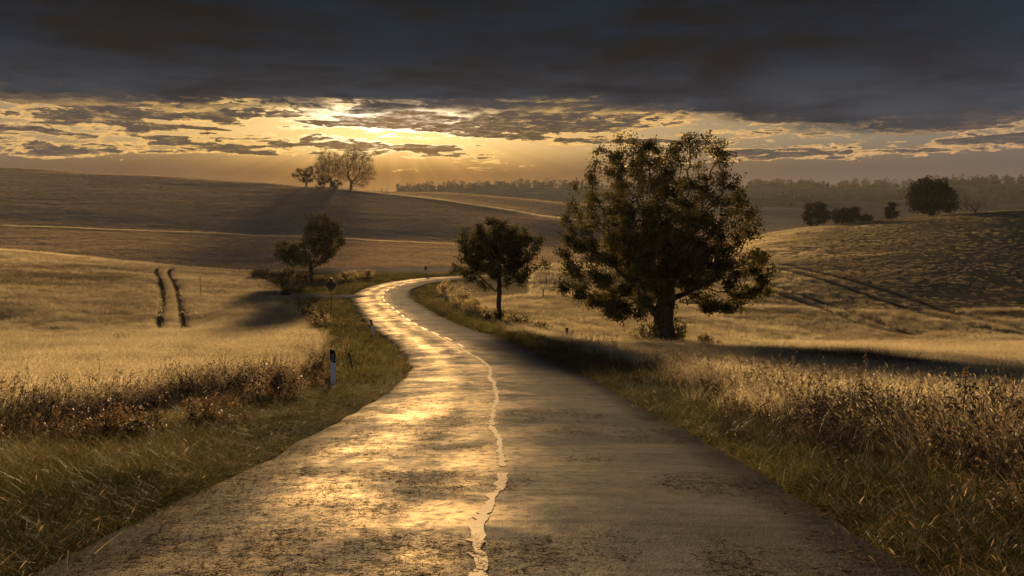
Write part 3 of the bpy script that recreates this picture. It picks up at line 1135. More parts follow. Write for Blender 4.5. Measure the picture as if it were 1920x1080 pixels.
def fan(n, d0, d1, power=1.0, lo=-0.80, hi=0.80):
    """random points in the view fan, density per area ~ depth^-power"""
    u = rng.random(n)
    e = 2.0 - power
    d = (d0**e + u * (d1**e - d0**e))**(1 / e) if abs(e) > 1e-6 else d0 * (d1 / d0)**u
    X = rng.uniform(lo, hi, n) * d
    X += rng.uniform(-1.6, 1.6, n) * np.clip(1 - d / 12, 0, 1)
    return X, d


def track_mask(X, Y):
    dm = np.minimum(seg_dist(X, Y, TRAM[0]), seg_dist(X, Y, TRAM[1])) > np.where(Y > 60, 0.70, 0.6)
    for T in HTR:
        dm &= seg_dist(X, Y, T) > 0.75
    return dm


def lane_mask(X, Y):
    return seg_dist(X, Y, LANE[::6]) > 1.7


def px_of(X, Y):
    return HX + F * X / Y


def crest_depth(X, Y):
    return np.interp(px_of(X, Y), [-300, 0, 480, 660, 960, 1100, 1250, 1430, 1600, 1920, 2400], [125, 125, 124, 106, 104, 106, 128, 180, 175, 157, 168])


# verges: short green grass
X, Y = fan(52000, 3.0, 26, 1.1)
lat, _ = road_dist(X, Y)
dl = X - field_left_x(Y)
e = np.abs(lat) - 2.62 + (fbm(X, Y, 0.6, 4) - 0.5) * 0.9
green = (e > 0.0) & np.where(lat < 0, dl > -0.3, e < 3.4) & (rng.random(len(X)) < np.where(lat < 0, 1.0, np.clip(1.35 - e / 3.2, 0.15, 1)))
X, Y, e, lat = X[green], Y[green], e[green], lat[green]
tint = 0.02 + 0.75 * fbm(X, Y, 1.5, 8) + rng.normal(0, 0.16, len(X)) + 0.10 * np.clip(e - 1, 0, 2) - 0.1
scatter('verge_grass', 'verge', X, Y, (0.55 + 0.75 * np.clip(e, 0, 1.2)) * rng.uniform(0.7, 1.3, len(X)) * (0.75 + 0.5 * fbm(X, Y, 1.1, 6)), tint,
        'short olive green grass along both edges of the road close by', 'grass', slope=-0.1)
X, Y = fan(26000, 22, 112, 1.1, -0.5, 0.35)
lat, _ = road_dist(X, Y)
dl = X - field_left_x(Y)
e = np.abs(lat) - 2.8
ok = (e > 0.0) & np.where(lat < 0, dl > -0.3, e < 2.8) & lane_mask(X, Y)
X, Y, e = X[ok], Y[ok], e[ok]
tint = 0.22 + 0.6 * fbm(X, Y, 3.0, 8) + rng.normal(0, 0.13, len(X)) - 0.06
scatter('roadside_grass', 'verge_far', X, Y, (0.6 + 0.5 * np.clip(e, 0, 1.5)) * rng.uniform(0.7, 1.3, len(X)), tint,
        'short mixed grass on the road banks toward the bend', 'grass', slope=-0.1)

# tall dry grass band right of the verge and left of it
X, Y = fan(52000, 4.0, 48, 1.15)
lat, _ = road_dist(X, Y)
dl = X - field_left_x(Y)
nn = fbm(X, Y, 2.4, 12)
e = np.abs(lat) - 2.75
pr = np.where(lat > 0, sstep(1.5, 3.6, e + (nn - 0.5) * 2.4), (1 - sstep(-1.0, 0.6, dl + (nn - .5) * 1.5)) * 0.8)
ok = (rng.random(len(X)) < pr) & (Y < 60) & (e > 0.5)
X, Y, e, nn = X[ok], Y[ok], e[ok], nn[ok]
tint = 0.30 + 0.62 * (fbm(X, Y, 3.5, 15) - 0.15) + rng.normal(0, 0.13, len(X)) - 0.22 * (1 - sstep(7, 13, Y))
scatter('tall_dry_grass', 'tall', X, Y, rng.uniform(0.65, 1.2, len(X)) * (0.7 + 0.5 * nn) * (0.75 + 0.25 * sstep(0.5, 2.5, e)), tint,
        'tall golden dry grass with seed heads beyond the road verges', 'grass', slope=-0.08)

def mottle(X, Y):
    """darker, mottled crop tint on the left slope"""
    p = px_of(X, Y)
    m = (1 - sstep(180, 330, p)) * sstep(52, 60, Y) * (1 - sstep(88, 112, Y))
    return m * sstep(0.32, 0.58, fbm(X * 0.6, Y, 3.0, 97))


# the two golden fields
X, Y = fan(150000, 9, 75, 1.0)
lat, _ = road_dist(X, Y)
dl = X - field_left_x(Y)
ok = np.where(lat < 0, dl < -0.5 + (fbm(X, Y, 2, 3) - .5), lat > 6.0 + (fbm(X, Y, 2, 3) - .5) * 2) & track_mask(X, Y) & lane_mask(X, Y)
X, Y, lat = X[ok], Y[ok], lat[ok]
pn = fbm(X, Y, 7.0, 31)
thin = rng.random(len(X)) < np.clip(0.35 + 1.3 * sstep(0.25, 0.5, pn), 0, 1)
X, Y, lat, pn = X[thin], Y[thin], lat[thin], pn[thin]
tint = 0.42 + 0.5 * (fbm(X, Y, 5.0, 41) - 0.5) + 0.9 * (fbm(X * 0.35, Y, 2.2, 44) - 0.5) + rng.normal(0, 0.12, len(X))
tint = tint + np.where(lat > 0, -0.02, 0.10) - 0.22 * mottle(X, Y)
scatter('field_grass', 'field', X, Y, rng.uniform(0.75, 1.25, len(X)) * (0.55 + 0.75 * pn), tint,
        'golden dry standing grass covering the near parts of both fields', 'grass')
X, Y = fan(150000, 60, 215, 0.75)
lat, _ = road_dist(X, Y)
dl = X - field_left_x(Y)
ok = np.where(X < ROADX(Y), dl < -0.6, lat > 3.6) & (Y < crest_depth(X, Y) + 3) & track_mask(X, Y) & lane_mask(X, Y) & ~((lat < 3.6) & (lat > -3.6))
rightside = px_of(X, Y) > 1000
ok &= rightside | (px_of(X, Y) < 640)
X, Y, lat = X[ok], Y[ok], lat[ok]
rs = sstep(1380, 1600, px_of(X, Y)) * sstep(58, 75, Y)                       # mown hillside on the right, its shade put into the tint
pn = fbm(X, Y, 9.0, 33)
thin = rng.random(len(X)) < np.clip(0.3 + 1.4 * sstep(0.25, 0.5, pn), 0, 1) * (1 - 0.25 * rs - 0.5 * rs * sstep(1480, 1850, px_of(X, Y)))
X, Y, pn, rs = X[thin], Y[thin], pn[thin], rs[thin]
tint = 0.46 + 0.45 * (fbm(X, Y, 6.0, 41) - 0.5) + 1.1 * (fbm(X * 0.25, Y, 3.0, 44) - 0.5) + rng.normal(0, 0.10, len(X)) - 0.5 * rs * (0.55 + 0.45 * sstep(1450, 1800, px_of(X, Y))) - 0.42 * mottle(X, Y)
scatter('hill_grass', 'field_far', X, Y, rng.uniform(0.75, 1.25, len(X)) * (0.55 + 0.7 * pn) * (1 - 0.5 * rs), tint,
        'golden grass and stubble on the rising far sides of the fields', 'grass')

# crop left standing between the two wheel ruts
qa, qb = (resample(catmull(T, 10), 0.12)[0] for T in TRAM)
nq = min(len(qa), len(qb))
ia, ib = np.linspace(0, len(qa) - 1, nq).astype(int), np.linspace(0, len(qb) - 1, nq).astype(int)
mid_line = (qa[ia] + qb[ib]) / 2
wid_line = np.linalg.norm(qa[ia] - qb[ib], axis=1)
sel = np.repeat(np.arange(nq), 4)
off = rng.uniform(-0.5, 0.5, len(sel)) * np.clip(wid_line[sel] - 1.0, 0.1, 3)
X, Y = mid_line[sel, 0] + off, mid_line[sel, 1] + rng.normal(0, 0.1, len(sel))
scatter('rut_grass', 'field', X, Y, rng.uniform(0.6, 0.95, len(X)), 0.5 + rng.normal(0, 0.14, len(X)), 'narrow strip of golden grass between the two wheel ruts', 'grass')

# weeds: brown dry herbs mixed into both banks
X, Y = fan(3800, 5, 40, 1.2)
lat, _ = road_dist(X, Y)
dl = X - field_left_x(Y)
nn = fbm(X, Y, 2.8, 52)
e = np.abs(lat) - 2.75
pr = np.where(lat > 0, np.exp(-((e - 3.2) / 1.5)**2) * sstep(0.38, 0.6, nn), np.exp(-((dl + 0.5) / 1.1)**2) * sstep(0.3, 0.55, nn))
ok = (rng.random(len(X)) < pr) & (e > 1.2)
X, Y = X[ok], Y[ok]
scatter('dry_herbs', 'weed', X, Y, rng.uniform(0.6, 1.15, len(X)), 0.4 + rng.normal(0, 0.2, len(X)), 'brown dried branching herbs among the bank grass', 'weeds')
# dark thicket in the left ditch and on the right bank
X, Y = fan(16000, 6, 30, 1.2)
lat, _ = road_dist(X, Y)
dl = X - field_left_x(Y)
a = np.exp(-((dl - 0.1) / 0.75)**2) * (lat < 0) * sstep(9, 11, Y) * (1 - sstep(20, 30, Y)) * sstep(0.3, 0.5, fbm(X, Y, 2.5, 61))
b = np.exp(-((X - 6.6) / 1.4)**2 - ((Y - 10.2) / 1.3)**2) + 0.5 * np.exp(-((X - 5.2) / 0.9)**2 - ((Y - 12.0) / 0.8)**2)
c = np.exp(-((lat - 5.4) / 0.7)**2) * sstep(0.5, 0.62, fbm(X, Y, 2.0, 63)) * 0.35 * (Y < 26)
ok = rng.random(len(X)) < (a * 0.4 + b * 0.85 + c * 0.5)
X, Y = X[ok], Y[ok]
scatter('dark_thicket', 'dark', X, Y, rng.uniform(0.5, 1.0, len(X)), 0.3 + rng.normal(0, 0.2, len(X)), 'dark dead weeds massed in the ditch and on the bank', 'weeds')
n = len(X)
k = rng.integers(0, n, n * 2)
scatter('dark_ditch_grass', 'darkblade', X[k] + rng.normal(0, .3, n * 2), Y[k] + rng.normal(0, .3, n * 2), rng.uniform(0.6, 1.1, n * 2), 0.4 + rng.normal(0, 0.2, n * 2), 'dead grass standing between the ditch weeds, shade put into its dark colour', 'grass')
# curled dead grass through the verges
X, Y = fan(16000, 3.2, 34, 1.15)
lat, _ = road_dist(X, Y)
dl = X - field_left_x(Y)
e = np.abs(lat) - 2.8
pr = np.clip(0.25 + 0.9 * sstep(0.45, 0.62, fbm(X, Y, 1.5, 91)), 0, 1) * np.clip(0.35 + e * 0.5, 0, 1)
ok = (e > -0.08) & np.where(lat < 0, dl > -0.6, e < 4.0) & (rng.random(len(X)) < pr)
X, Y = X[ok], Y[ok]
scatter('curled_grass', 'curl', X, Y, rng.uniform(0.6, 1.3, len(X)), 0.38 + rng.normal(0, 0.2, len(X)), 'curled dead grass strands through both verges', 'grass')
# rusty weeds low on the left bank
X, Y = fan(9000, 5, 26, 1.2)
lat, _ = road_dist(X, Y)
dl = X - field_left_x(Y)
a = np.exp(-((dl - 1.7) / 0.8)**2) * (lat < -3.4) * sstep(0.45, 0.62, fbm(X, Y, 1.7, 71))
b = 0.20 * np.exp(-((lat - 5.0) / 1.0)**2) * sstep(0.45, 0.6, fbm(X, Y, 1.9, 75)) + 0.05 * ((lat > 3.4) & (lat < 6))
ok = rng.random(len(X)) < (a * 0.22 + b * 0.25)
X, Y = X[ok], Y[ok]
scatter('rusty_weeds', 'rust', X, Y, rng.uniform(0.5, 1.0, len(X)), 0.45 + rng.normal(0, 0.2, len(X)), 'rust coloured withered weeds on the road banks', 'weeds')
# strip of dark reeds across the right field
P = px_track([(1440, 672), (1500, 678), (1560, 684), (1620, 690), (1690, 698), (1750, 704), (1800, 712)])
t = rng.random(900) * (len(P) - 1)
i = t.astype(int)
Q = P[i] + (P[i + 1] - P[i]) * (t - i)[:, None]
wgt = np.sin(np.clip(t / (len(P) - 1), 0.02, 0.98) * math.pi)
X, Y = Q[:, 0] + rng.normal(0, 0.3, 900), Q[:, 1] + rng.normal(0, 0.8, 900)
scatter('dark_reeds', 'reed', X, Y, rng.uniform(0.35, 0.75, 900) * (0.5 + 0.6 * wgt), 0.3 + rng.normal(0, 0.18, 900), 'strip of dark reedy grass crossing the field behind the bank', 'reeds')
X, Y = fan(170000, 120, 580, 0.6, -0.72, 0.45)  # stubble added so the hillside brightens as if veiled in haze
p = px_of(X, Y)
cd = np.interp(p, [-300, 0, 240, 480, 600, 700, 800, 960, 1100, 1400], [580, 575, 525, 482, 435, 470, 520, 520, 520, 520])
ok = (Y > crest_depth(X, Y) + 6) & (Y < cd) & (p < 1420) & (Y > np.interp(p, [0, 1400], [115, 135]))
X, Y = X[ok], Y[ok]
pn = fbm(X * 0.4, Y, 6.0, 133)
scatter('hill_glow_stubble', 'stubble', X, Y, np.stack([rng.uniform(1.2, 1.9, len(X))] * 2 + [rng.uniform(0.45, 0.85, len(X)) * (0.6 + 0.6 * pn)], 1), 0.68 + 0.4 * (pn - 0.5) + rng.normal(0, 0.1, len(X)),
        'short brownish stubble added to brighten the broad far hillside like haze', 'stubble')
# grass balks on the far hillside: two lit strips along a farm track and a headland line
def line_scatter(name, pts, n, wid, scl, label):
    P = px_track(pts)
    t = rng.random(n) * (len(P) - 1)
    i = t.astype(int)
    Q = P[i] + (P[i + 1] - P[i]) * (t - i)[:, None]
    scatter(name, 'field_far', Q[:, 0] + rng.normal(0, wid, n), Q[:, 1] + rng.normal(0, wid, n), rng.uniform(0.6, 1.3, n) * scl, 0.7 + rng.normal(0, 0.12, n), label, 'grass')


line_scatter('headland_grass', [(0, 424), (120, 428), (240, 433), (400, 439), (530, 444), (650, 449), (760, 455), (850, 459)], 2600, 0.7, 1.0, 'thin pale grass balk running across the bare hillside')
line_scatter('track_grass', [(640, 356), (700, 362), (760, 368), (820, 375), (880, 384), (940, 393), (1000, 403), (1070, 413)], 3600, 2.0, 1.3, 'sunlit grass verge of the farm track over the hill')

# straw and leaf litter on the asphalt
n = 5200
q = S0 + 3.2 + rng.exponential(6.0, n)
u = rng.uniform(-2.7, 2.7, n)
keep = (fbm(u, q, 1.3, 81) + 0.12 * (u < -0.2) + 0.1 * (np.abs(u) > 2.3)) > 0.52
q, u = q[keep], u[keep]
P = np.array([on_road(a, b, 0.004) for a, b in zip(q, u)])
scatter('straw_litter', 'litter', P[:, 0], P[:, 1], rng.uniform(0.4, 0.95, len(P)), 0.4 + rng.normal(0, 0.2, len(P)), 'scattered straw and leaf bits lying on the asphalt', 'straw', Z=P[:, 2], tilt=0.0, slope=-0.15)


# ------------------------------------------------------------------ trees
def sample_lobes(lobes, n, r):
    """points in a union of ellipsoids (x, y, z, rx, ry, rz), more toward the rim"""
    vol = np.array([l[3] * l[4] * l[5] for l in lobes])
    k = r.choice(len(lobes), n, p=vol / vol.sum())
    d = r.normal(size=(n, 3))
    d /= np.linalg.norm(d, axis=1)[:, None]
    rad = r.random(n)**(1 / 2.6)
    L = np.array(lobes)
    return L[k, :3] + d * rad[:, None] * L[k, 3:6]


def colonize(attr, trunk, D, infl, kill, r, maxn=6000, up=0.06, jit=0.22):
    nodes, par = [], []
    for p in trunk:
        nodes.append(np.array(p, float))
        par.append(len(nodes) - 2)
    A = attr.copy()
    nd = np.full(len(A), 1e9)
    ni = np.zeros(len(A), int)
    N = np.array(nodes)
    for j in range(len(N)):
        d = np.linalg.norm(A - N[j], axis=1)
        m = d < nd
        nd[m], ni[m] = d[m], j
    kids = {}
    for it in range(400):
        act = nd < infl
        if not act.any() and len(A):
            act = nd <= nd.min() + infl * 0.3
        if not act.any() or len(nodes) > maxn:
            break
        g = {}
        idx = np.where(act)[0]
        src = ni[idx]
        dv = A[idx] - np.array(nodes)[src]
        dv /= np.linalg.norm(dv, axis=1)[:, None] + 1e-9
        us, inv = np.unique(src, return_inverse=True)
        acc = np.zeros((len(us), 3))
        np.add.at(acc, inv, dv)
        acc /= np.linalg.norm(acc, axis=1)[:, None] + 1e-9
        acc += r.normal(0, jit, acc.shape)
        acc[:, 2] += up
        acc /= np.linalg.norm(acc, axis=1)[:, None] + 1e-9
        new = []
        for a, s_ in zip(acc, us):
            p = nodes[s_] + a * D
            if any(np.dot(p - nodes[c], p - nodes[c]) < (0.35 * D)**2 for c in kids.get(s_, ())):
                continue
            nodes.append(p)
            par.append(int(s_))
            kids.setdefault(int(s_), []).append(len(nodes) - 1)
            new.append(len(nodes) - 1)
        if not new:
            break
        Nn = np.array([nodes[k] for k in new])
        dd = np.linalg.norm(A[:, None, :] - Nn[None], axis=2)
        b = dd.argmin(1)
        bd = dd[np.arange(len(A)), b]
        m = bd < nd
        nd[m] = bd[m]
        ni[m] = np.array(new)[b[m]]
        keep = nd > kill
        A, nd, ni = A[keep], nd[keep], ni[keep]
        if len(A) == 0:
            break
    return np.array(nodes), np.array(par)


def tubes(nodes, par, rad, sel, ns):
    V, Fc = [], []
    for j in sel:
        p = par[j]
        if p < 0:
            continue
        a, b = nodes[p], nodes[j]
        t = b - a
        L = np.linalg.norm(t)
        if L < 1e-6:
            continue
        t = t / L
        ref = np.array([1.0, 0, 0]) if abs(t[0]) < 0.8 else np.array([0, 1.0, 0])
        u = np.cross(t, ref)
        u /= np.linalg.norm(u)
        v = np.cross(t, u)
        an = np.arange(ns) * 2 * math.pi / ns
        ring = np.cos(an)[:, None] * u + np.sin(an)[:, None] * v
        b0 = len(V) * 0 + sum(len(x) for x in V) if False else tubes.c
        V.append(a - t * rad[j] * 0.2 + ring * min(rad[p], rad[j] * 1.35))
        V.append(b + t * rad[j] * 0.2 + ring * rad[j])
        for k in range(ns):
            Fc.append((b0 + k, b0 + (k + 1) % ns, b0 + ns + (k + 1) % ns, b0 + ns + k))
        tubes.c += 2 * ns
    return V, Fc


def leaf_mesh(name, P, size, r, flat=0.0, droop=0.0):
    n = len(P)
    d = r.normal(size=(n, 3))
    d[:, 2] -= droop
    d /= np.linalg.norm(d, axis=1)[:, None]
    q = r.normal(size=(n, 3))
    q[:, 2] *= (1 - flat)
    s_ = np.cross(d, q)
    s_ /= np.linalg.norm(s_, axis=1)[:, None] + 1e-9
    L = (size * r.uniform(0.6, 1.4, n))[:, None]
    nrm = np.cross(d, s_)
    a = P - d * L * 0.5
    c = P + d * L * 0.5 + nrm * L * 0.12
    b = P + s_ * L * 0.32 + nrm * L * 0.08
    e = P - s_ * L * 0.32 + nrm * L * 0.08
    V = np.stack([a, b, c, e], 1).reshape(-1, 3)
    Fc = np.arange(4 * n).reshape(n, 4)
    return mesh_arrays(name, V, Fc)


def make_tree(name, label, cat, base, lobes, trunk, rbase, natt, nleaf, leaf, mat, seed, D=0.45, r0=0.018, spread=0.32, bark='bark',
              thin=None, group=None, lean_up=0.06, jit=0.22, infl=None, kill=None, leafrad=None, maxn=6000, bare_only=False, droop=0.25):
    r = np.random.default_rng(seed)
    att = sample_lobes(lobes, natt, r)
    att = att[att[:, 2] > 0.3]
    nodes, par = colonize(att, trunk, D, infl or D * 9, kill or D * 1.7, r, maxn=maxn, up=lean_up, jit=jit)
    n = len(nodes)
    kids = np.zeros(n, int)
    for j in range(n):
        if par[j] >= 0:
            kids[par[j]] += 1
    tips = max(2, (kids == 0).sum())
    p = math.log(tips) / math.log(rbase / r0)
    acc = np.zeros(n)
    rad = np.zeros(n)
    for j in range(n - 1, -1, -1):
        rad[j] = r0 if kids[j] == 0 else acc[j]**(1 / p)
        if par[j] >= 0:
            acc[par[j]] += rad[j]**p
    # root flare
    nt_ = len(trunk)
    for j in range(nt_):
        rad[j] *= 1.0 + 0.55 * max(0, 1 - nodes[j][2] / 0.9)**2
    root = thing(name, label, cat, base, group=group)
    thick = [j for j in range(n) if rad[j] > rbase * 0.42]
    fine = [j for j in range(n) if rad[j] <= rbase * 0.42]
    if True:
        isf = rad <= rbase * 0.42
        top = np.arange(n)
        for j in range(n):
            if isf[j] and par[j] >= 0 and isf[par[j]]:
                top[j] = top[par[j]]
        cnt = np.bincount(top[isf], minlength=n)
        small = [j for j in fine if cnt[top[j]] < 30]
        tubes.c = 0
        V, Fc = tubes(nodes, par, rad, thick, 12)
        v2, f2 = tubes(nodes, par, rad, small, 12)
        obj('trunk', mesh_arrays('trunk', np.concatenate(V + v2), Fc + f2, True), MATS[bark], root)
        for tpi in [j for j in fine if top[j] == j and cnt[j] >= 30]:
            tubes.c = 0
            mine = [j for j in fine if top[j] == tpi]
            V, Fc = tubes(nodes, par, rad, [j for j in mine if rad[j] > r0 * 2.2], 6)
            v2, f2 = tubes(nodes, par, rad, [j for j in mine if rad[j] <= r0 * 2.2], 3)
            obj('limb', mesh_arrays('limb', np.concatenate(V + v2), np.array(Fc + f2), True), MATS[bark], root)
    if nleaf:
        lr = leafrad or r0 * 2.4
        cand = np.array([j for j in range(nt_, n) if rad[j] <= lr])
        w = np.ones(len(cand))
        if thin is not None:
            w = np.array([thin(nodes[j]) for j in cand])
        # clumps: whole twigs are denser or barer
        w = w * np.exp(r.normal(0.0, 0.75, len(cand)))
        k = r.choice(cand, nleaf, p=w / w.sum())
        P = nodes[k] + r.normal(0, spread, (nleaf, 3)) * np.array([1, 1, 0.8])
        me = leaf_mesh('crown', P, leaf, r, droop=droop)
        a = me.attributes.new('var', 'FLOAT', 'POINT')
        cv = np.clip(0.32 + r.normal(0, 0.20, n)[k] + r.normal(0, 0.1, nleaf), 0, 1)
        a.data.foreach_set('value', np.repeat(cv, 4).astype(np.float32))
        o = obj('crown', me, MATS[mat], root)
    return root


def lobes_px(L, bx, by, depth, dscale=0.85, seed=1):
    """lobes drawn on the photograph (cx, cy, rx, ry[, depth offset]) -> metres relative to the tree's base"""
    r = random.Random(seed)
    k = depth / F
    o = []
    for l in L:
        dy = l[4] if len(l) > 4 else r.uniform(-1, 1) * 1.2
        o.append(((l[0] - bx) * k, dy, (by - l[1]) * k, l[2] * k, dscale * 0.5 * (l[2] + l[3]) * k, l[3] * k))
    return o


def plant(px, py_hint, depth):
    x = (px - HX) * depth / F
    return Vector((x, depth, gz(x, depth) - 0.03))


# the great oak
OD = 52.0
b = plant(1245, 645, OD)
OAK_BY = HY + (CZ - b.z) * F / OD
L = [(1245, 430, 120, 110, 0), (1185, 284, 52, 44, .5), (1285, 274, 66, 38, -.4), (1068, 430, 34, 48, -.4), (1240, 315, 60, 50, 1.5), (1352, 310, 46, 48, .3), (1125, 312, 46, 42, 0), (1235, 290, 60, 38, .6), (1085, 378, 40, 45, -.3),
     (1395, 372, 36, 45, .2), (1405, 425, 38, 34, 0), (1340, 400, 65, 60, -1.8), (1160, 400, 80, 70, 2.0), (1075, 455, 35, 42, .5), (1130, 480, 75, 65, -2.2), (1085, 535, 40, 42, -.2),
     (1170, 560, 70, 38, -2.4), (1140, 575, 50, 25, .6), (1250, 500, 120, 80, 0), (1380, 490, 65, 42, -1.0), (1425, 495, 30, 36, .4), (1400, 548, 42, 32, -.6), (1345, 560, 60, 30, -2.0), (1380, 590, 26, 20, .2),
     (1310, 350, 70, 60, 2.2), (1190, 345, 70, 55, -2.0), (1250, 470, 110, 90, 3.0), (1240, 460, 110, 90, -3.0)]
make_tree('oak_tree', 'great spreading oak with thick forked trunk standing in the golden field', 'tree', b, lobes_px(L, 1245, OAK_BY, OD),
          [(0, 0, -.3), (.02, 0, .3), (.0, 0.02, .9), (-.04, 0, 1.5), (-.03, 0, 2.1), (.02, 0, 2.6)], 0.66, 2800, 128000, 0.145, 'leaf_oak', 4,
          D=0.42, r0=0.018, spread=0.22, infl=4.0, kill=0.62, jit=0.25, thin=lambda p: 0.75 + 0.5 * (p[2] < 7.0) + 0.3 * (p[2] < 5), leafrad=0.04)
# the young roadside tree
TD = 57.0
b = plant(935, 600, TD)
by = HY + (CZ - b.z) * F / TD
L = [(935, 470, 70, 55, 0), (935, 432, 50, 26, 0), (885, 455, 36, 36, .3), (990, 460, 34, 36, -.3), (870, 500, 30, 32, 0), (1005, 495, 24, 26, .2), (900, 520, 40, 26, -.8), (965, 515, 42, 30, -.8), (935, 470, 60, 55, 1.6), (935, 470, 60, 55, -1.6)]
make_tree('field_maple', 'round leafy young tree on the grass bank between road and field', 'tree', b, lobes_px(L, 935, by, TD),
          [(0, 0, -.3), (0, 0, .3), (.02, 0, .8), (0, 0, 1.3), (.03, 0, 1.8)], 0.17, 1200, 34000, 0.13, 'leaf_small', 8, D=0.3, r0=0.012, spread=0.17, infl=2.6, kill=0.48, leafrad=0.035)
# the tree left of the bend, two lobed
LD = 97.0
b = plant(585, 530, LD)
by = HY + (CZ - b.z) * F / LD
L = [(605, 440, 40, 40, 0), (600, 410, 32, 14, 0), (630, 445, 18, 26, .4), (543, 470, 30, 20, -.3), (540, 474, 28, 18, .5), (528, 466, 18, 14, 0), (560, 486, 34, 18, .4), (550, 480, 30, 18, -.6), (590, 478, 40, 24, 0), (530, 468, 15, 14, 0), (615, 475, 22, 18, -.6)]
make_tree('hawthorn_tree', 'two lobed leaning tree behind the hedge at the road bend', 'tree', b, lobes_px(L, 585, by, LD),
          [(0, 0, -.3), (0, 0, .4), (-.1, 0, 1.1), (-.15, 0, 1.8)], 0.24, 900, 22000, 0.17, 'leaf_small', 12, D=0.36, r0=0.014, spread=0.26, infl=3.0, kill=0.55, leafrad=0.04)
# trees on the crest of the hill
HDp = 342.0
def hill_tree(px, depth, L, label, name, seed, nleaf, rb, natt, leaf=0.45, bare=False, group=None, mat='leaf_far', trunk_h=4.0, D=0.9, spread=0.5):
    b = plant(px, 0, depth)
    by = HY + (CZ - b.z) * F / depth
    tr = [(0, 0, -.5)] + [(0.05 * i, 0, trunk_h * i / 4) for i in range(1, 5)]
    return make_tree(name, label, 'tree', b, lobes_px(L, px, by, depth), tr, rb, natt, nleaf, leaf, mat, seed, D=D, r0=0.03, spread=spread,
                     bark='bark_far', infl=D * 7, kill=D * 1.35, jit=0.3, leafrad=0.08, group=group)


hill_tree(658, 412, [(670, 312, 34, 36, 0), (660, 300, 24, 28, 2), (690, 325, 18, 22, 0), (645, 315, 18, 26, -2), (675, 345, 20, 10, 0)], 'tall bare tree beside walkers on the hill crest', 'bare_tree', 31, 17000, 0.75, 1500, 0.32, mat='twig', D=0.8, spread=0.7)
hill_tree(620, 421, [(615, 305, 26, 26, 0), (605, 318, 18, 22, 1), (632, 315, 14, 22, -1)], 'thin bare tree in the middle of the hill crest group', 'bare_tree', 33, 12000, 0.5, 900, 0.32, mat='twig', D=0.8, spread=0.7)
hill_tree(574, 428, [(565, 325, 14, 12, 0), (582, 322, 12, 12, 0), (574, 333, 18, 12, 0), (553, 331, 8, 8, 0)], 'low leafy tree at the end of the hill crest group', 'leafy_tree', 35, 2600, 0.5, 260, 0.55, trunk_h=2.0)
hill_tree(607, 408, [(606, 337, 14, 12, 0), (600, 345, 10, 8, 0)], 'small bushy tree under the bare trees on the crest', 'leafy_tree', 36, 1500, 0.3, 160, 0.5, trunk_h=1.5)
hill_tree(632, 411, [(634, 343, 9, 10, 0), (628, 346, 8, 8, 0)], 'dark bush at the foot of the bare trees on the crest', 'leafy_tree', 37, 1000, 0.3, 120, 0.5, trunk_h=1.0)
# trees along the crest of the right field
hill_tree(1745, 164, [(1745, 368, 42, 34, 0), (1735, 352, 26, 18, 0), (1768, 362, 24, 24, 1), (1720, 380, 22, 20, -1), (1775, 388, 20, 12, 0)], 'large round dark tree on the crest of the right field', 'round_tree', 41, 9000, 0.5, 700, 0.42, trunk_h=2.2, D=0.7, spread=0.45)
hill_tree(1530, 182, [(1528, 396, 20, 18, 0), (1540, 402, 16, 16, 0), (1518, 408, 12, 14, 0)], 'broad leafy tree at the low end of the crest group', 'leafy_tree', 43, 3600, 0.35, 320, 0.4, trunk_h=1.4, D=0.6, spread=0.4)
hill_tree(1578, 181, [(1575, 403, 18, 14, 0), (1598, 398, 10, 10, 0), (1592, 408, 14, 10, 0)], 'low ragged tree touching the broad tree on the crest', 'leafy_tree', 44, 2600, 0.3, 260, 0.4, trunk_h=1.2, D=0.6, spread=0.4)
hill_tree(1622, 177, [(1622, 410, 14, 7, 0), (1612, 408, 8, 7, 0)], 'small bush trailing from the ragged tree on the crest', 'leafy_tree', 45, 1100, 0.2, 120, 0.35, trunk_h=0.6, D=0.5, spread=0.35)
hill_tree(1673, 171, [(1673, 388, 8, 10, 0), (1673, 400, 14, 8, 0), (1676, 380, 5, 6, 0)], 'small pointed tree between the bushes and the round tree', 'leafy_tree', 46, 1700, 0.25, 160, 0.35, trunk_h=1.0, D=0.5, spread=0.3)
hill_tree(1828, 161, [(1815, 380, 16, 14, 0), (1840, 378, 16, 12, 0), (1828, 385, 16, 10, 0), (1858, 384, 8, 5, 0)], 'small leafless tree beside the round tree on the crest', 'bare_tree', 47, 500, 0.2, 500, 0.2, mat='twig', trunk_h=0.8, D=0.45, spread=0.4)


# far woods: masses of crowns on the ridges
def far_wood(name, label, spec, seed):
    r = np.random.default_rng(seed)
    P = []
    for (px0, px1, d0, d1, n, hmin, hmax, con) in spec:
        for _ in range(n):
            px, d = r.uniform(px0, px1), r.uniform(d0, d1)
            x = (px - HX) * d / F
            h = (hmin * 0.6 + (hmax * 1.25 - hmin * 0.6) * r.random()**2.2) * (0.75 + 0.5 * vnoise(px, d, 25))
            z = gz(x, d)
            m = 70
            t = r.random(m)**0.8
            if r.random() < con:
                rad = h * 0.20 * (1.05 - t)
            else:
                rad = h * 0.42 * np.sqrt(np.clip(1 - (2 * t - 1.0)**2 * 0.95, 0.05, 1))
            a = r.uniform(0, 6.283, m)
            q = np.sqrt(r.random(m))
            P.append(np.stack([x + rad * q * np.cos(a), d + rad * q * np.sin(a), z + t * h], 1))
    P = np.concatenate(P)
    me = leaf_mesh(name, P, 1.5, r)
    a = me.attributes.new('var', 'FLOAT', 'POINT')
    a.data.foreach_set('value', np.repeat(r.random(len(P)), 4).astype(np.float32))
    tag(obj(name, me, MATS['leaf_far']), label, 'woodland', kind='stuff')


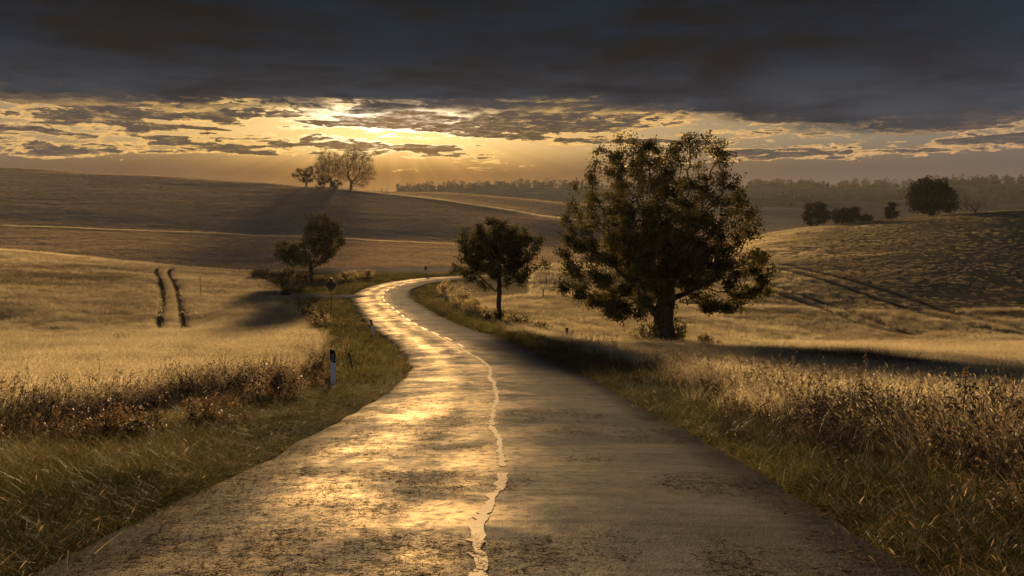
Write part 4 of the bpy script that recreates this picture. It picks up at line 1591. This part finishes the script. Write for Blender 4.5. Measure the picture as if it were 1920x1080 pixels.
far_wood('far_wood', 'dark wooded ridge fading into haze beyond the farm track', [(745, 1120, 985, 1050, 300, 5, 9, 0.12), (1100, 1420, 970, 1040, 120, 5, 9, .12)], 61)
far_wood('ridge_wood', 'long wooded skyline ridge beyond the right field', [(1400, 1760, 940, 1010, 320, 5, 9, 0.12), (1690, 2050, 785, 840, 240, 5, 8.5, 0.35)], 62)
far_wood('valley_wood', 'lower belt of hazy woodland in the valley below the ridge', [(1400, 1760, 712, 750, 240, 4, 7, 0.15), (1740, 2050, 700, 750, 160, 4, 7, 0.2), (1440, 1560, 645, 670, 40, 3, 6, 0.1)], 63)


# ------------------------------------------------------------------ shrubs and plants
def shrub(name, label, px, depth, w, h, mat, seed, n=900, leaf=0.09, dep=None, group=None, gaps=0.5):
    r = np.random.default_rng(seed)
    x = (px - HX) * depth / F
    root = thing(name, label, 'shrub', (x, depth, gz(x, depth) - 0.02), group=group)
    dep = dep or w * 0.8
    mb = MB()
    tips = []
    for _ in range(max(7, int(w * 7))):
        a = r.uniform(0, 6.283)
        q = math.sqrt(r.random())
        b0 = Vector((math.cos(a) * q * w * 0.12, math.sin(a) * q * dep * 0.12, -0.05))
        t = Vector((math.cos(a) * q * w * 0.5, math.sin(a) * q * dep * 0.5, h * r.uniform(0.55, 1.0) * (1.05 - 0.45 * q * q)))
        mid_ = b0.lerp(t, 0.5) + Vector((r.normal(0, .06), r.normal(0, .06), 0.05)) * w
        mb.tube([b0, mid_, t], [0.014, 0.009, 0.004], 4, False)
        for f in (0.35, 0.5, 0.65, 0.8, 0.92, 1.0):
            p = b0.lerp(mid_, f * 2) if f < 0.5 else mid_.lerp(t, f * 2 - 1)
            tips.append((p.x, p.y, p.z))
    mb.build('stems', MATS['stem'], root)
    T = np.array(tips)
    wgt = np.clip(r.normal(1, gaps, len(T)), 0.02, 3)
    k = r.choice(len(T), n, p=wgt / wgt.sum())
    sp = max(0.05, 0.085 * (w + h) * 0.5)
    P = T[k] + r.normal(0, sp, (n, 3))
    P[:, 2] = np.maximum(P[:, 2], 0.02)
    me = leaf_mesh('foliage', P, leaf, r)
    a = me.attributes.new('var', 'FLOAT', 'POINT')
    a.data.foreach_set('value', np.repeat(np.clip(0.4 + r.normal(0, 0.2, len(T))[k] + r.normal(0, .08, n), 0, 1), 4).astype(np.float32))
    obj('foliage', me, MATS[mat], root)
    return root


# hedge bushes along the left field edge
shrub('hedge_bush', 'dark bush at the hedge top corner of the left field', 492, 104, 3.0, 1.3, 'leaf_shrub', 101, 1500, 0.16)
shrub('hedge_bush', 'broad dark bush between the field corner and the two lobed tree', 535, 100, 3.6, 1.6, 'leaf_shrub', 102, 2000, 0.16)
shrub('hedge_bush', 'round bush at the foot of the two lobed tree', 566, 98, 2.6, 1.4, 'leaf_shrub', 103, 1300, 0.15)
shrub('hedge_bush', 'low bush behind the lane mouth under the two lobed tree', 603, 96, 2.4, 0.8, 'leaf_shrub', 104, 1000, 0.14)
shrub('hedge_bush', 'olive bush in the hedge above the pale flowering one', 545, 78, 2.0, 1.0, 'leaf_shrub', 105, 1000, 0.13)
shrub('pale_bush', 'pale bush high in the hedge line beside the lane', 555, 70, 2.0, 1.2, 'leaf_pale', 106, 1000, 0.12)
shrub('pale_bush', 'pale seeding bush lower in the hedge line by the ditch', 575, 61, 2.0, 1.2, 'leaf_pale', 107, 1200, 0.11)
shrub('pale_bush', 'pale bush at the lower end of the hedge near the verge', 598, 54, 1.6, 1.0, 'leaf_pale', 108, 1000, 0.10)
shrub('hedge_bush', 'dark bush beneath the pale bushes of the hedge', 600, 58, 1.8, 0.9, 'leaf_shrub', 109, 900, 0.11)
shrub('pale_bush', 'pale feathery bush on the outer side of the bend', 652, 101, 2.6, 1.5, 'leaf_pale', 110, 1400, 0.13)
shrub('pale_bush', 'longer pale feathery bush trailing along the outer road edge', 685, 103, 2.8, 1.3, 'leaf_pale', 111, 1400, 0.13)
# right of the road
shrub('bank_bush', 'reddish bush on the inner side of the bend', 838, 80, 1.9, 1.4, 'leaf_pale', 112, 1100, 0.12)
shrub('bank_bush', 'tall dry bush on the bank before the round tree', 862, 70, 2.2, 1.6, 'leaf_pale', 113, 1300, 0.11)
shrub('bank_bush', 'tangled dry bush just before the round tree', 890, 63, 2.0, 1.3, 'leaf_pale', 114, 1200, 0.10)
shrub('bank_bush', 'dark bush round the foot of the young tree', 925, 56.2, 2.4, 0.9, 'leaf_shrub', 115, 1500, 0.10)
shrub('bank_bush', 'dark bush spreading from the young tree toward the post', 968, 55.5, 2.2, 0.9, 'leaf_shrub', 116, 1300, 0.10)
shrub('bank_bush', 'low olive bush halfway from young tree to wooden post', 1012, 54, 2.0, 0.7, 'leaf_shrub', 117, 1100, 0.09)
shrub('sapling_bush', 'bushy sapling shoots beside the oak trunk on the road side', 1207, 51.4, 1.6, 1.7, 'leaf_shrub', 118, 900, 0.12)
shrub('sapling_bush', 'ivy like shoots close against the oak trunk', 1272, 51.5, 1.0, 2.2, 'leaf_shrub', 119, 800, 0.12)
shrub('sapling_bush', 'small dark bush alone in the field past the oak', 1323, 51, 1.1, 1.1, 'leaf_shrub', 120, 700, 0.10)
shrub('sapling_bush', 'tiny bush next to the small dark bush past the oak', 1350, 51.2, 0.8, 0.6, 'leaf_shrub', 121, 350, 0.09)
shrub('thorn_bush', 'leafless thorn bush in the near left field', 229, 44, 0.9, 0.8, 'dark_weed', 122, 260, 0.06)
shrub('dry_bush', 'curly dry bush on the verge near the striped post', 517, 17.5, 1.3, 0.8, 'dry_weed', 123, 2600, 0.055)
shrub('dry_bush', 'bleached dry bush behind the striped post', 588, 27, 1.2, 0.7, 'dry_weed', 124, 1200, 0.06)


shrub('rust_bush', 'rust brown withered bush in the ditch below the left field', 215, 11.3, 1.4, 0.62, 'rust_weed', 125, 2200, 0.045)
shrub('rust_bush', 'smaller rust brown bush beside the dark ditch', 395, 13.0, 1.1, 0.5, 'rust_weed', 126, 1300, 0.045)


def tall_weed(name, label, px, depth, h, seed, leaves=26, top=True, lean=0.05):
    r = random.Random(seed)
    x = (px - HX) * depth / F
    root = thing(name, label, 'weed', (x, depth, gz(x, depth) - 0.03))
    mb = MB()
    pts = [Vector((lean * h * (k / 6)**1.5, 0.02 * math.sin(k), h * k / 6)) for k in range(7)]
    mb.tube(pts, [0.010, 0.009, 0.008, 0.007, 0.006, 0.0045, 0.003], 6)
    mb.build('stem', MATS['stem'], root)
    lf = MB()
    for k in range(leaves):
        t = r.uniform(0.18, 0.82)
        p = pts[int(t * 6)].lerp(pts[int(t * 6) + 1], t * 6 % 1)
        a = r.uniform(0, 6.283)
        L = r.uniform(0.09, 0.22) * (1.15 - t * 0.6)
        d = Vector((math.cos(a), math.sin(a), r.uniform(-0.5, 0.5)))
        s_ = Vector((-math.sin(a), math.cos(a), r.uniform(-.6, .6))) * L * 0.26
        st_ = p + d * L * 0.5
        e = st_ + d * L + Vector((0, 0, -L * 0.35))
        lf.add([p, st_ + s_ * 0.25, st_ - s_ * 0.25], [(0, 1, 2)])
        lf.add([st_, st_ + d * L * 0.5 + s_, e, st_ + d * L * 0.5 - s_], [(0, 1, 2, 3)])
    me = lf.build('leaves', MATS['dark_weed'], root)
    at_ = me.data.attributes.new('var', 'FLOAT', 'POINT')
    at_.data.foreach_set('value', np.full(len(me.data.vertices), 0.35, np.float32))
    if top:
        sd = MB()
        for k in range(46):
            t = r.uniform(0.72, 1.0)
            i = min(5, int(t * 6))
            p = pts[i].lerp(pts[i + 1], min(1, t * 6 - i)) + Vector((r.gauss(0, .018), r.gauss(0, .018), 0))
            q = r.uniform(0.012, 0.026)
            n1_ = Vector((r.gauss(0, 1), r.gauss(0, 1), r.gauss(0, 1))).normalized() * q
            n2_ = n1_.orthogonal().normalized() * q * 0.8
            sd.add([p - n1_, p + n2_, p + n1_ * 1.2, p - n2_], [(0, 1, 2, 3)])
        me = sd.build('seed_head', MATS['rust_weed'], root)
        at_ = me.data.attributes.new('var', 'FLOAT', 'POINT')
        at_.data.foreach_set('value', np.full(len(me.data.vertices), 0.7, np.float32))
    return root


tall_weed('dock_plant', 'tall dock stem with seed spike and dark leaves over the right bank', 1802, 9.6, 1.15, 201, 44)
tall_weed('dock_plant', 'shorter leafy dock stem beside the tallest one', 1868, 9.2, 0.62, 202, 26, True, -0.08)
tall_weed('dock_plant', 'leaning leafy stem without seeds in the right thicket', 1760, 10.2, 0.55, 203, 22, False, 0.2)
tall_weed('dock_plant', 'small dark leaved stem among brown grass of the bank', 1640, 11.5, 0.6, 204, 20, False, -0.15)


def plume(name, label, px, depth, h, lean, seed):
    """single arching grass stalk with a drooping head"""
    r = random.Random(seed)
    x = (px - HX) * depth / F
    root = thing(name, label, 'grass stalk', (x, depth, gz(x, depth) - 0.03))
    pts = [Vector((lean * (k / 8)**2.2, 0, h * (1 - 0.28 * abs(lean) / h * (k / 8)**3) * k / 8)) for k in range(9)]
    mb = MB()
    mb.tube(pts, [0.0035 - 0.0003 * k for k in range(9)], 4)
    mb.build('stalk', MATS['stem'], root)
    hd = MB()
    for k in range(40):
        t = r.uniform(5.8, 8)
        i = min(7, int(t))
        p = pts[i].lerp(pts[i + 1], t - i)
        d = ((pts[i + 1] - pts[i]).normalized() + Vector((r.gauss(0, .3), r.gauss(0, .3), r.gauss(-.2, .3)))) * r.uniform(.02, .05)
        s_ = d.orthogonal().normalized() * 0.005
        hd.add([p, p + d * .5 + s_, p + d, p + d * .5 - s_], [(0, 1, 2, 3)])
    o = hd.build('seed_head', MATS['gold_grass'], root)
    at_ = o.data.attributes.new('var', 'FLOAT', 'POINT')
    at_.data.foreach_set('value', np.full(len(o.data.vertices), 0.75, np.float32))


for k, (px, d, h, ln, lab) in enumerate([
        (1478, 13.5, 0.95, 0.32, 'arching grass stalk with long drooping head above the bank'),
        (1500, 13.0, 0.9, 0.36, 'second arching stalk close beside the long drooping one'),
        (1568, 12.0, 0.85, 0.12, 'yellowish upright stalk on the bank behind the pink flower'),
        (1660, 11.5, 0.92, 0.18, 'feathery stalk leaning over the shaded field edge'),
        (1690, 11.2, 0.85, -0.1, 'short yellow headed stalk next to the feathery one'),
        (1735, 10.8, 0.95, 0.3, 'bent stalk before the tall dock stem')]):
    plume('grass_stalk', lab, px, d, h, ln, 300 + k)


def flower(px, depth, h, mat, label, seed):
    r = random.Random(seed)
    x = (px - HX) * depth / F
    root = thing('wildflower', label, 'flower', (x, depth, gz(x, depth) - 0.02))
    mb = MB()
    mb.tube([(0, 0, 0), (.01, 0, h * .5), (.015, -.01, h)], [.003, .0025, .002], 5)
    mb.build('stem', MATS['green_grass'], root)
    pt = MB()
    for k in range(9):
        a = k * 6.283 / 9
        d = Vector((math.cos(a), math.sin(a), 0.5)) * r.uniform(.016, .022)
        s_ = Vector((-math.sin(a), math.cos(a), 0)) * 0.006
        c = Vector((.015, -.01, h))
        pt.add([c, c + d * .6 + s_, c + d, c + d * .6 - s_], [(0, 1, 2, 3)])
    pt.build('petals', MATS[mat], root)


flower(268, 10.5, 0.36, 'petal_blue', 'tiny blue flower among rusty weeds of the left bank', 401)
flower(1560, 8.5, 0.34, 'petal_pink', 'pale pink flower in the green verge grass', 402)
flower(1735, 8.4, 0.42, 'petal_pink', 'bright pink flower at the edge of the dark thicket', 403)
flower(1771, 8.2, 0.40, 'petal_pink', 'small purple flower inside the dark thicket', 404)


# ------------------------------------------------------------------ road furniture
def delineator(px, depth, label, rot, h=1.02):
    x = (px - HX) * depth / F
    root = thing('delineator_post', label, 'post', (x, depth, gz(x, depth) - 0.08), rot=rot)
    w, t = 0.12, 0.10
    prof = [(-w / 2, -0.012), (-w / 2, 0.012), (-0.02, t * 0.85), (0.02, t * 0.85), (w / 2, 0.012), (w / 2, -0.012), (0.03, -0.022), (-0.03, -0.022)]

    def hull(z0, z1, k, sl0, sl1):
        mb = MB()
        n = len(prof)
        lo = [(a * k, b * k, z0 + sl0 * a) for a, b in prof]
        hi = [(a * k, b * k, z1 + sl1 * a) for a, b in prof]
        mb.add(lo + hi, [(i, (i + 1) % n, n + (i + 1) % n, n + i) for i in range(n)] + [tuple(range(n - 1, -1, -1)), tuple(range(n, 2 * n))])
        return mb
    hull(0, h, 1.0, 0, -0.35).build('body', MATS['white_plastic'], root)
    bnd = hull(h - 0.33, h + 0.004, 1.045, -0.5, -0.35).build('band', MATS['black_plastic'], root)
    mb = MB()
    mb.box((0, -0.0265, h - 0.20), (0.052, 0.005, 0.17))
    rf = mb.build('reflector', MATS['reflector'], root)
    mb = MB()
    mb.box((0, -0.0305, h - 0.20), (0.020, 0.004, 0.13))
    mb.build('reflector_slot', MATS['black_plastic'], rf)
    return root


delineator(625, 21.0, 'white roadside marker post with black band and grey reflector', (0.02, -0.02, 0.15), 1.12)
delineator(701, 45.0, 'tilted white marker post farther along the bank', (0.0, -0.16, 0.15), 1.05)


def stake(name, label, px, depth, h, r0_, tilt, mat='old_wood', square=False):
    x = (px - HX) * depth / F
    root = thing(name, label, 'post', (x, depth, gz(x, depth) - 0.15), rot=(tilt[0], tilt[1], 0.3))
    mb = MB()
    n = 6
    pts = [Vector((random.uniform(-.006, .006), random.uniform(-.006, .006), (h + .15) * k / n)) for k in range(n + 1)]
    mb.tube(pts, [r0_ * random.uniform(0.92, 1.06) for _ in range(n + 1)], 8)
    mb.build('shaft', MATS[mat], root)
    cp = MB()
    cp.tube([(0, 0, h + .15), (0, 0, h + .17), (0, 0, h + 0.19)], [r0_ * 0.98, r0_ * 0.85, r0_ * 0.3], 8)
    cp.build('cut_top', MATS[mat], root)
    return root


stake('wooden_stake', 'thin leaning wooden stake beside the marker post', 664, 27.5, 0.72, 0.035, (0.02, -0.2))
fp = stake('fence_post', 'stubby old wooden fence post with loose wire by the field', 1062, 50.5, 0.82, 0.10, (0, 0.03))
mb = MB()
mb.tube([(0.05, 0, .95), (-.1, .02, 1.12), (-.24, .03, 1.22), (-.30, .02, 1.08), (-.12, 0, .98)], [.012] * 5, 5)
mb.build('wire', MATS['rust_steel'], fp)
mb = MB()
mb.tube([(0, 0, 1.0), (0, 0, 1.06)], [.125, .12], 8)
mb.build('cap', MATS['old_wood'], fp)
stake('thin_pole', 'slender pole standing alone in the left field beside the wheel tracks', 377, 74, 2.0, 0.03, (0.0, -0.05))
stake('field_stake', 'pale stake in the golden slope above the wooden post', 1018, 73, 0.9, 0.05, (0, 0.02), 'stem')
stake('field_stake', 'pale stake higher on the golden slope beside the young tree', 1025, 82, 1.1, 0.05, (0, -0.02), 'stem')
stake('marker_pole', 'slim pole beside the double legged board past the bend', 774, 109, 1.1, 0.03, (0, 0))


def diamond_sign(px, depth):
    x = (px - HX) * depth / F
    root = thing('road_sign', 'diamond shaped road sign seen from behind on rusty pole', 'sign', (x, depth, gz(x, depth) - 0.2), 0.25)
    mb = MB()
    mb.tube([(0, 0, 0), (0, 0, 2.75)], [.032, .032], 8)
    mb.build('pole', MATS['rust_steel'], root)
    mb = MB()
    R = 0.46
    c = 2.5
    P = [(0, c - R), (R, c), (0, c + R), (-R, c)]
    P2 = [(0, c - R + .03), (R - .03, c), (0, c + R - .03), (-R + .03, c)]
    mb.add([(a, 0.036, b_) for a, b_ in P] + [(a, 0.052, b_) for a, b_ in P] + [(a, 0.033, b_) for a, b_ in P2],
           [(4, 5, 6, 7), (0, 1, 5, 4), (1, 2, 6, 5), (2, 3, 7, 6), (3, 0, 4, 7), (1, 0, 8, 9), (2, 1, 9, 10), (3, 2, 10, 11), (0, 3, 11, 8), (11, 10, 9, 8)])
    pl = mb.build('plate', MATS['sign_back'], root)
    for zz in (c - 0.16, c + 0.16):
        m2 = MB()
        m2.box((0, 0.0, zz), (0.16, 0.075, 0.035))
        m2.build('clamp', MATS['steel'], pl)
    m3 = MB()
    m3.box((-0.02, 0.0, 2.95), (0.13, 0.03, 0.24), Matrix.Rotation(0.3, 3, 'Y'))
    m3.build('top_plate', MATS['sign_back'], root)


diamond_sign(621, 62.0)


def board_sign(px, depth):
    x = (px - HX) * depth / F
    root = thing('route_board', 'small dark board on two legs at the far road bend', 'sign', (x, depth, gz(x, depth) - 0.1))
    for s_ in (-1, 1):
        mb = MB()
        mb.tube([(s_ * .11, 0, 0), (s_ * .11, 0, 1.25)], [.028, .028], 6)
        mb.build('leg', MATS['steel'], root)
    mb = MB()
    mb.box((0, -0.045, 1.0), (0.36, 0.03, 0.52))
    mb.box((-.06, -0.045, 1.33), (0.18, 0.028, 0.14))
    mb.build('board', MATS['sign_back'], root)


board_sign(798, 108.5)


# ------------------------------------------------------------------ walkers on the crest
def figure(px, depth, label, pose, mat, seed):
    x = (px - HX) * depth / F
    root = thing('person', label, 'person', (x, depth, gz(x, depth) - 0.02), pose)
    J = {'pelvis': (0, 0, .95), 'belly': (0, 0, 1.12), 'chest': (0, 0, 1.35), 'neck': (0, .01, 1.50), 'head': (0, .02, 1.62), 'crown': (0, .02, 1.74),
         'shL': (-.19, 0, 1.43), 'elL': (-.26, -.03, 1.15), 'haL': (-.25, .10, .92), 'fiL': (-.24, .13, .82), 'shR': (.19, 0, 1.43), 'elR': (.26, .02, 1.15), 'haR': (.26, -.08, .93), 'fiR': (.26, -.10, .84),
         'hpL': (-.10, 0, .92), 'knL': (-.11, .16, .50), 'anL': (-.11, .10, .09), 'toL': (-.12, .28, .04), 'hpR': (.10, 0, .92), 'knR': (.11, -.02, .50), 'anR': (.11, -.24, .10), 'toR': (.12, -.08, .04)}
    R = {'pelvis': .15, 'belly': .14, 'chest': .17, 'neck': .065, 'head': .10, 'crown': .07, 'shL': .075, 'elL': .055, 'haL': .042, 'fiL': .03, 'shR': .075, 'elR': .055, 'haR': .042, 'fiR': .03,
         'hpL': .10, 'knL': .07, 'anL': .05, 'toL': .04, 'hpR': .10, 'knR': .07, 'anR': .05, 'toR': .04}
    E = [('pelvis', 'belly'), ('belly', 'chest'), ('chest', 'neck'), ('neck', 'head'), ('head', 'crown'), ('chest', 'shL'), ('shL', 'elL'), ('elL', 'haL'), ('haL', 'fiL'), ('chest', 'shR'), ('shR', 'elR'), ('elR', 'haR'), ('haR', 'fiR'),
         ('pelvis', 'hpL'), ('hpL', 'knL'), ('knL', 'anL'), ('anL', 'toL'), ('pelvis', 'hpR'), ('hpR', 'knR'), ('knR', 'anR'), ('anR', 'toR')]
    skinned('body', J, R, E, 'pelvis', MATS[mat], root)
    mb = MB()
    mb.tube([(0, .0, 1.60), (0, -.01, 1.69), (0, 0, 1.77), (0, .01, 1.80)], [.108, .115, .09, .03], 10)
    mb.build('hair', MATS['cloth_brown'], root, True)


def skinned(name, J, R, E, rootk, mat, parent):
    ks = list(J)
    me = bpy.data.meshes.new(name)
    me.from_pydata([J[k] for k in ks], [(ks.index(a), ks.index(b_)) for a, b_ in E], [])
    o = obj(name, me, mat, parent)
    o.modifiers.new('skin', 'SKIN').use_smooth_shade = True
    sv = me.skin_vertices[0].data
    for i, k in enumerate(ks):
        sv[i].radius = (R[k], R[k])
        sv[i].use_root = (k == rootk)
    sb = o.modifiers.new('sub', 'SUBSURF')
    sb.levels = sb.render_levels = 1
    return o


figure(716, 420, 'walker in dark coat with a dog on the hill crest', 2.6, 'cloth_dark', 1)
figure(725, 418, 'walker in brown coat following on the hill crest', 2.2, 'cloth_brown', 2)
x = (712.3 - HX) * 419 / F
dg = thing('dog', 'pale dog trotting beside the walker on the hill crest', 'dog', (x, 419, gz(x, 419) - 0.01), 2.0)
J = {'hip': (-.32, 0, .52), 'mid': (0, 0, .52), 'chest': (.28, 0, .52), 'neck': (.42, 0, .66), 'head': (.52, 0, .76), 'nose': (.68, 0, .71), 'tail': (-.48, 0, .60), 'tip': (-.62, 0, .72)}
R = {'hip': .10, 'mid': .105, 'chest': .13, 'neck': .08, 'head': .085, 'nose': .035, 'tail': .03, 'tip': .02}
E = [('hip', 'mid'), ('mid', 'chest'), ('chest', 'neck'), ('neck', 'head'), ('head', 'nose'), ('hip', 'tail'), ('tail', 'tip')]
for s_, nm in ((-1, 'a'), (1, 'b')):
    J['hk' + nm] = (-.26, s_ * .09, .36); J['hh' + nm] = (-.40, s_ * .09, .18); J['hp' + nm] = (-.36 + .12 * s_, s_ * .09, .03)
    J['fe' + nm] = (.25, s_ * .09, .36); J['fw' + nm] = (.27 + .06 * s_, s_ * .09, .16); J['fp' + nm] = (.29 + .1 * s_, s_ * .09, .03)
    for k, v in (('hk', .07), ('hh', .035), ('hp', .03), ('fe', .055), ('fw', .032), ('fp', .03)):
        R[k + nm] = v
    E += [('hip', 'hk' + nm), ('hk' + nm, 'hh' + nm), ('hh' + nm, 'hp' + nm), ('chest', 'fe' + nm), ('fe' + nm, 'fw' + nm), ('fw' + nm, 'fp' + nm)]
skinned('body', J, R, E, 'mid', MATS['fur'], dg)

# ------------------------------------------------------------------ haze
mb = MB()
zlo, zhi = CZ - 30, CZ + 46
mb.box((0, 1400, (zlo + zhi) / 2), (8000, 6400, zhi - zlo))
hm, nt, out = new_mat('haze')
pv = nt.nodes.new('ShaderNodeVolumePrincipled')
pv.inputs['Color'].default_value = (0.97, 0.97, 0.97, 1)
pv.inputs['Density'].default_value = 0.00007
pv.inputs['Anisotropy'].default_value = 0.2
nt.links.new(pv.outputs[0], out.inputs['Volume'])
tag(mb.build('haze', hm), 'pale evening haze filling the valley air', 'haze', kind='stuff')
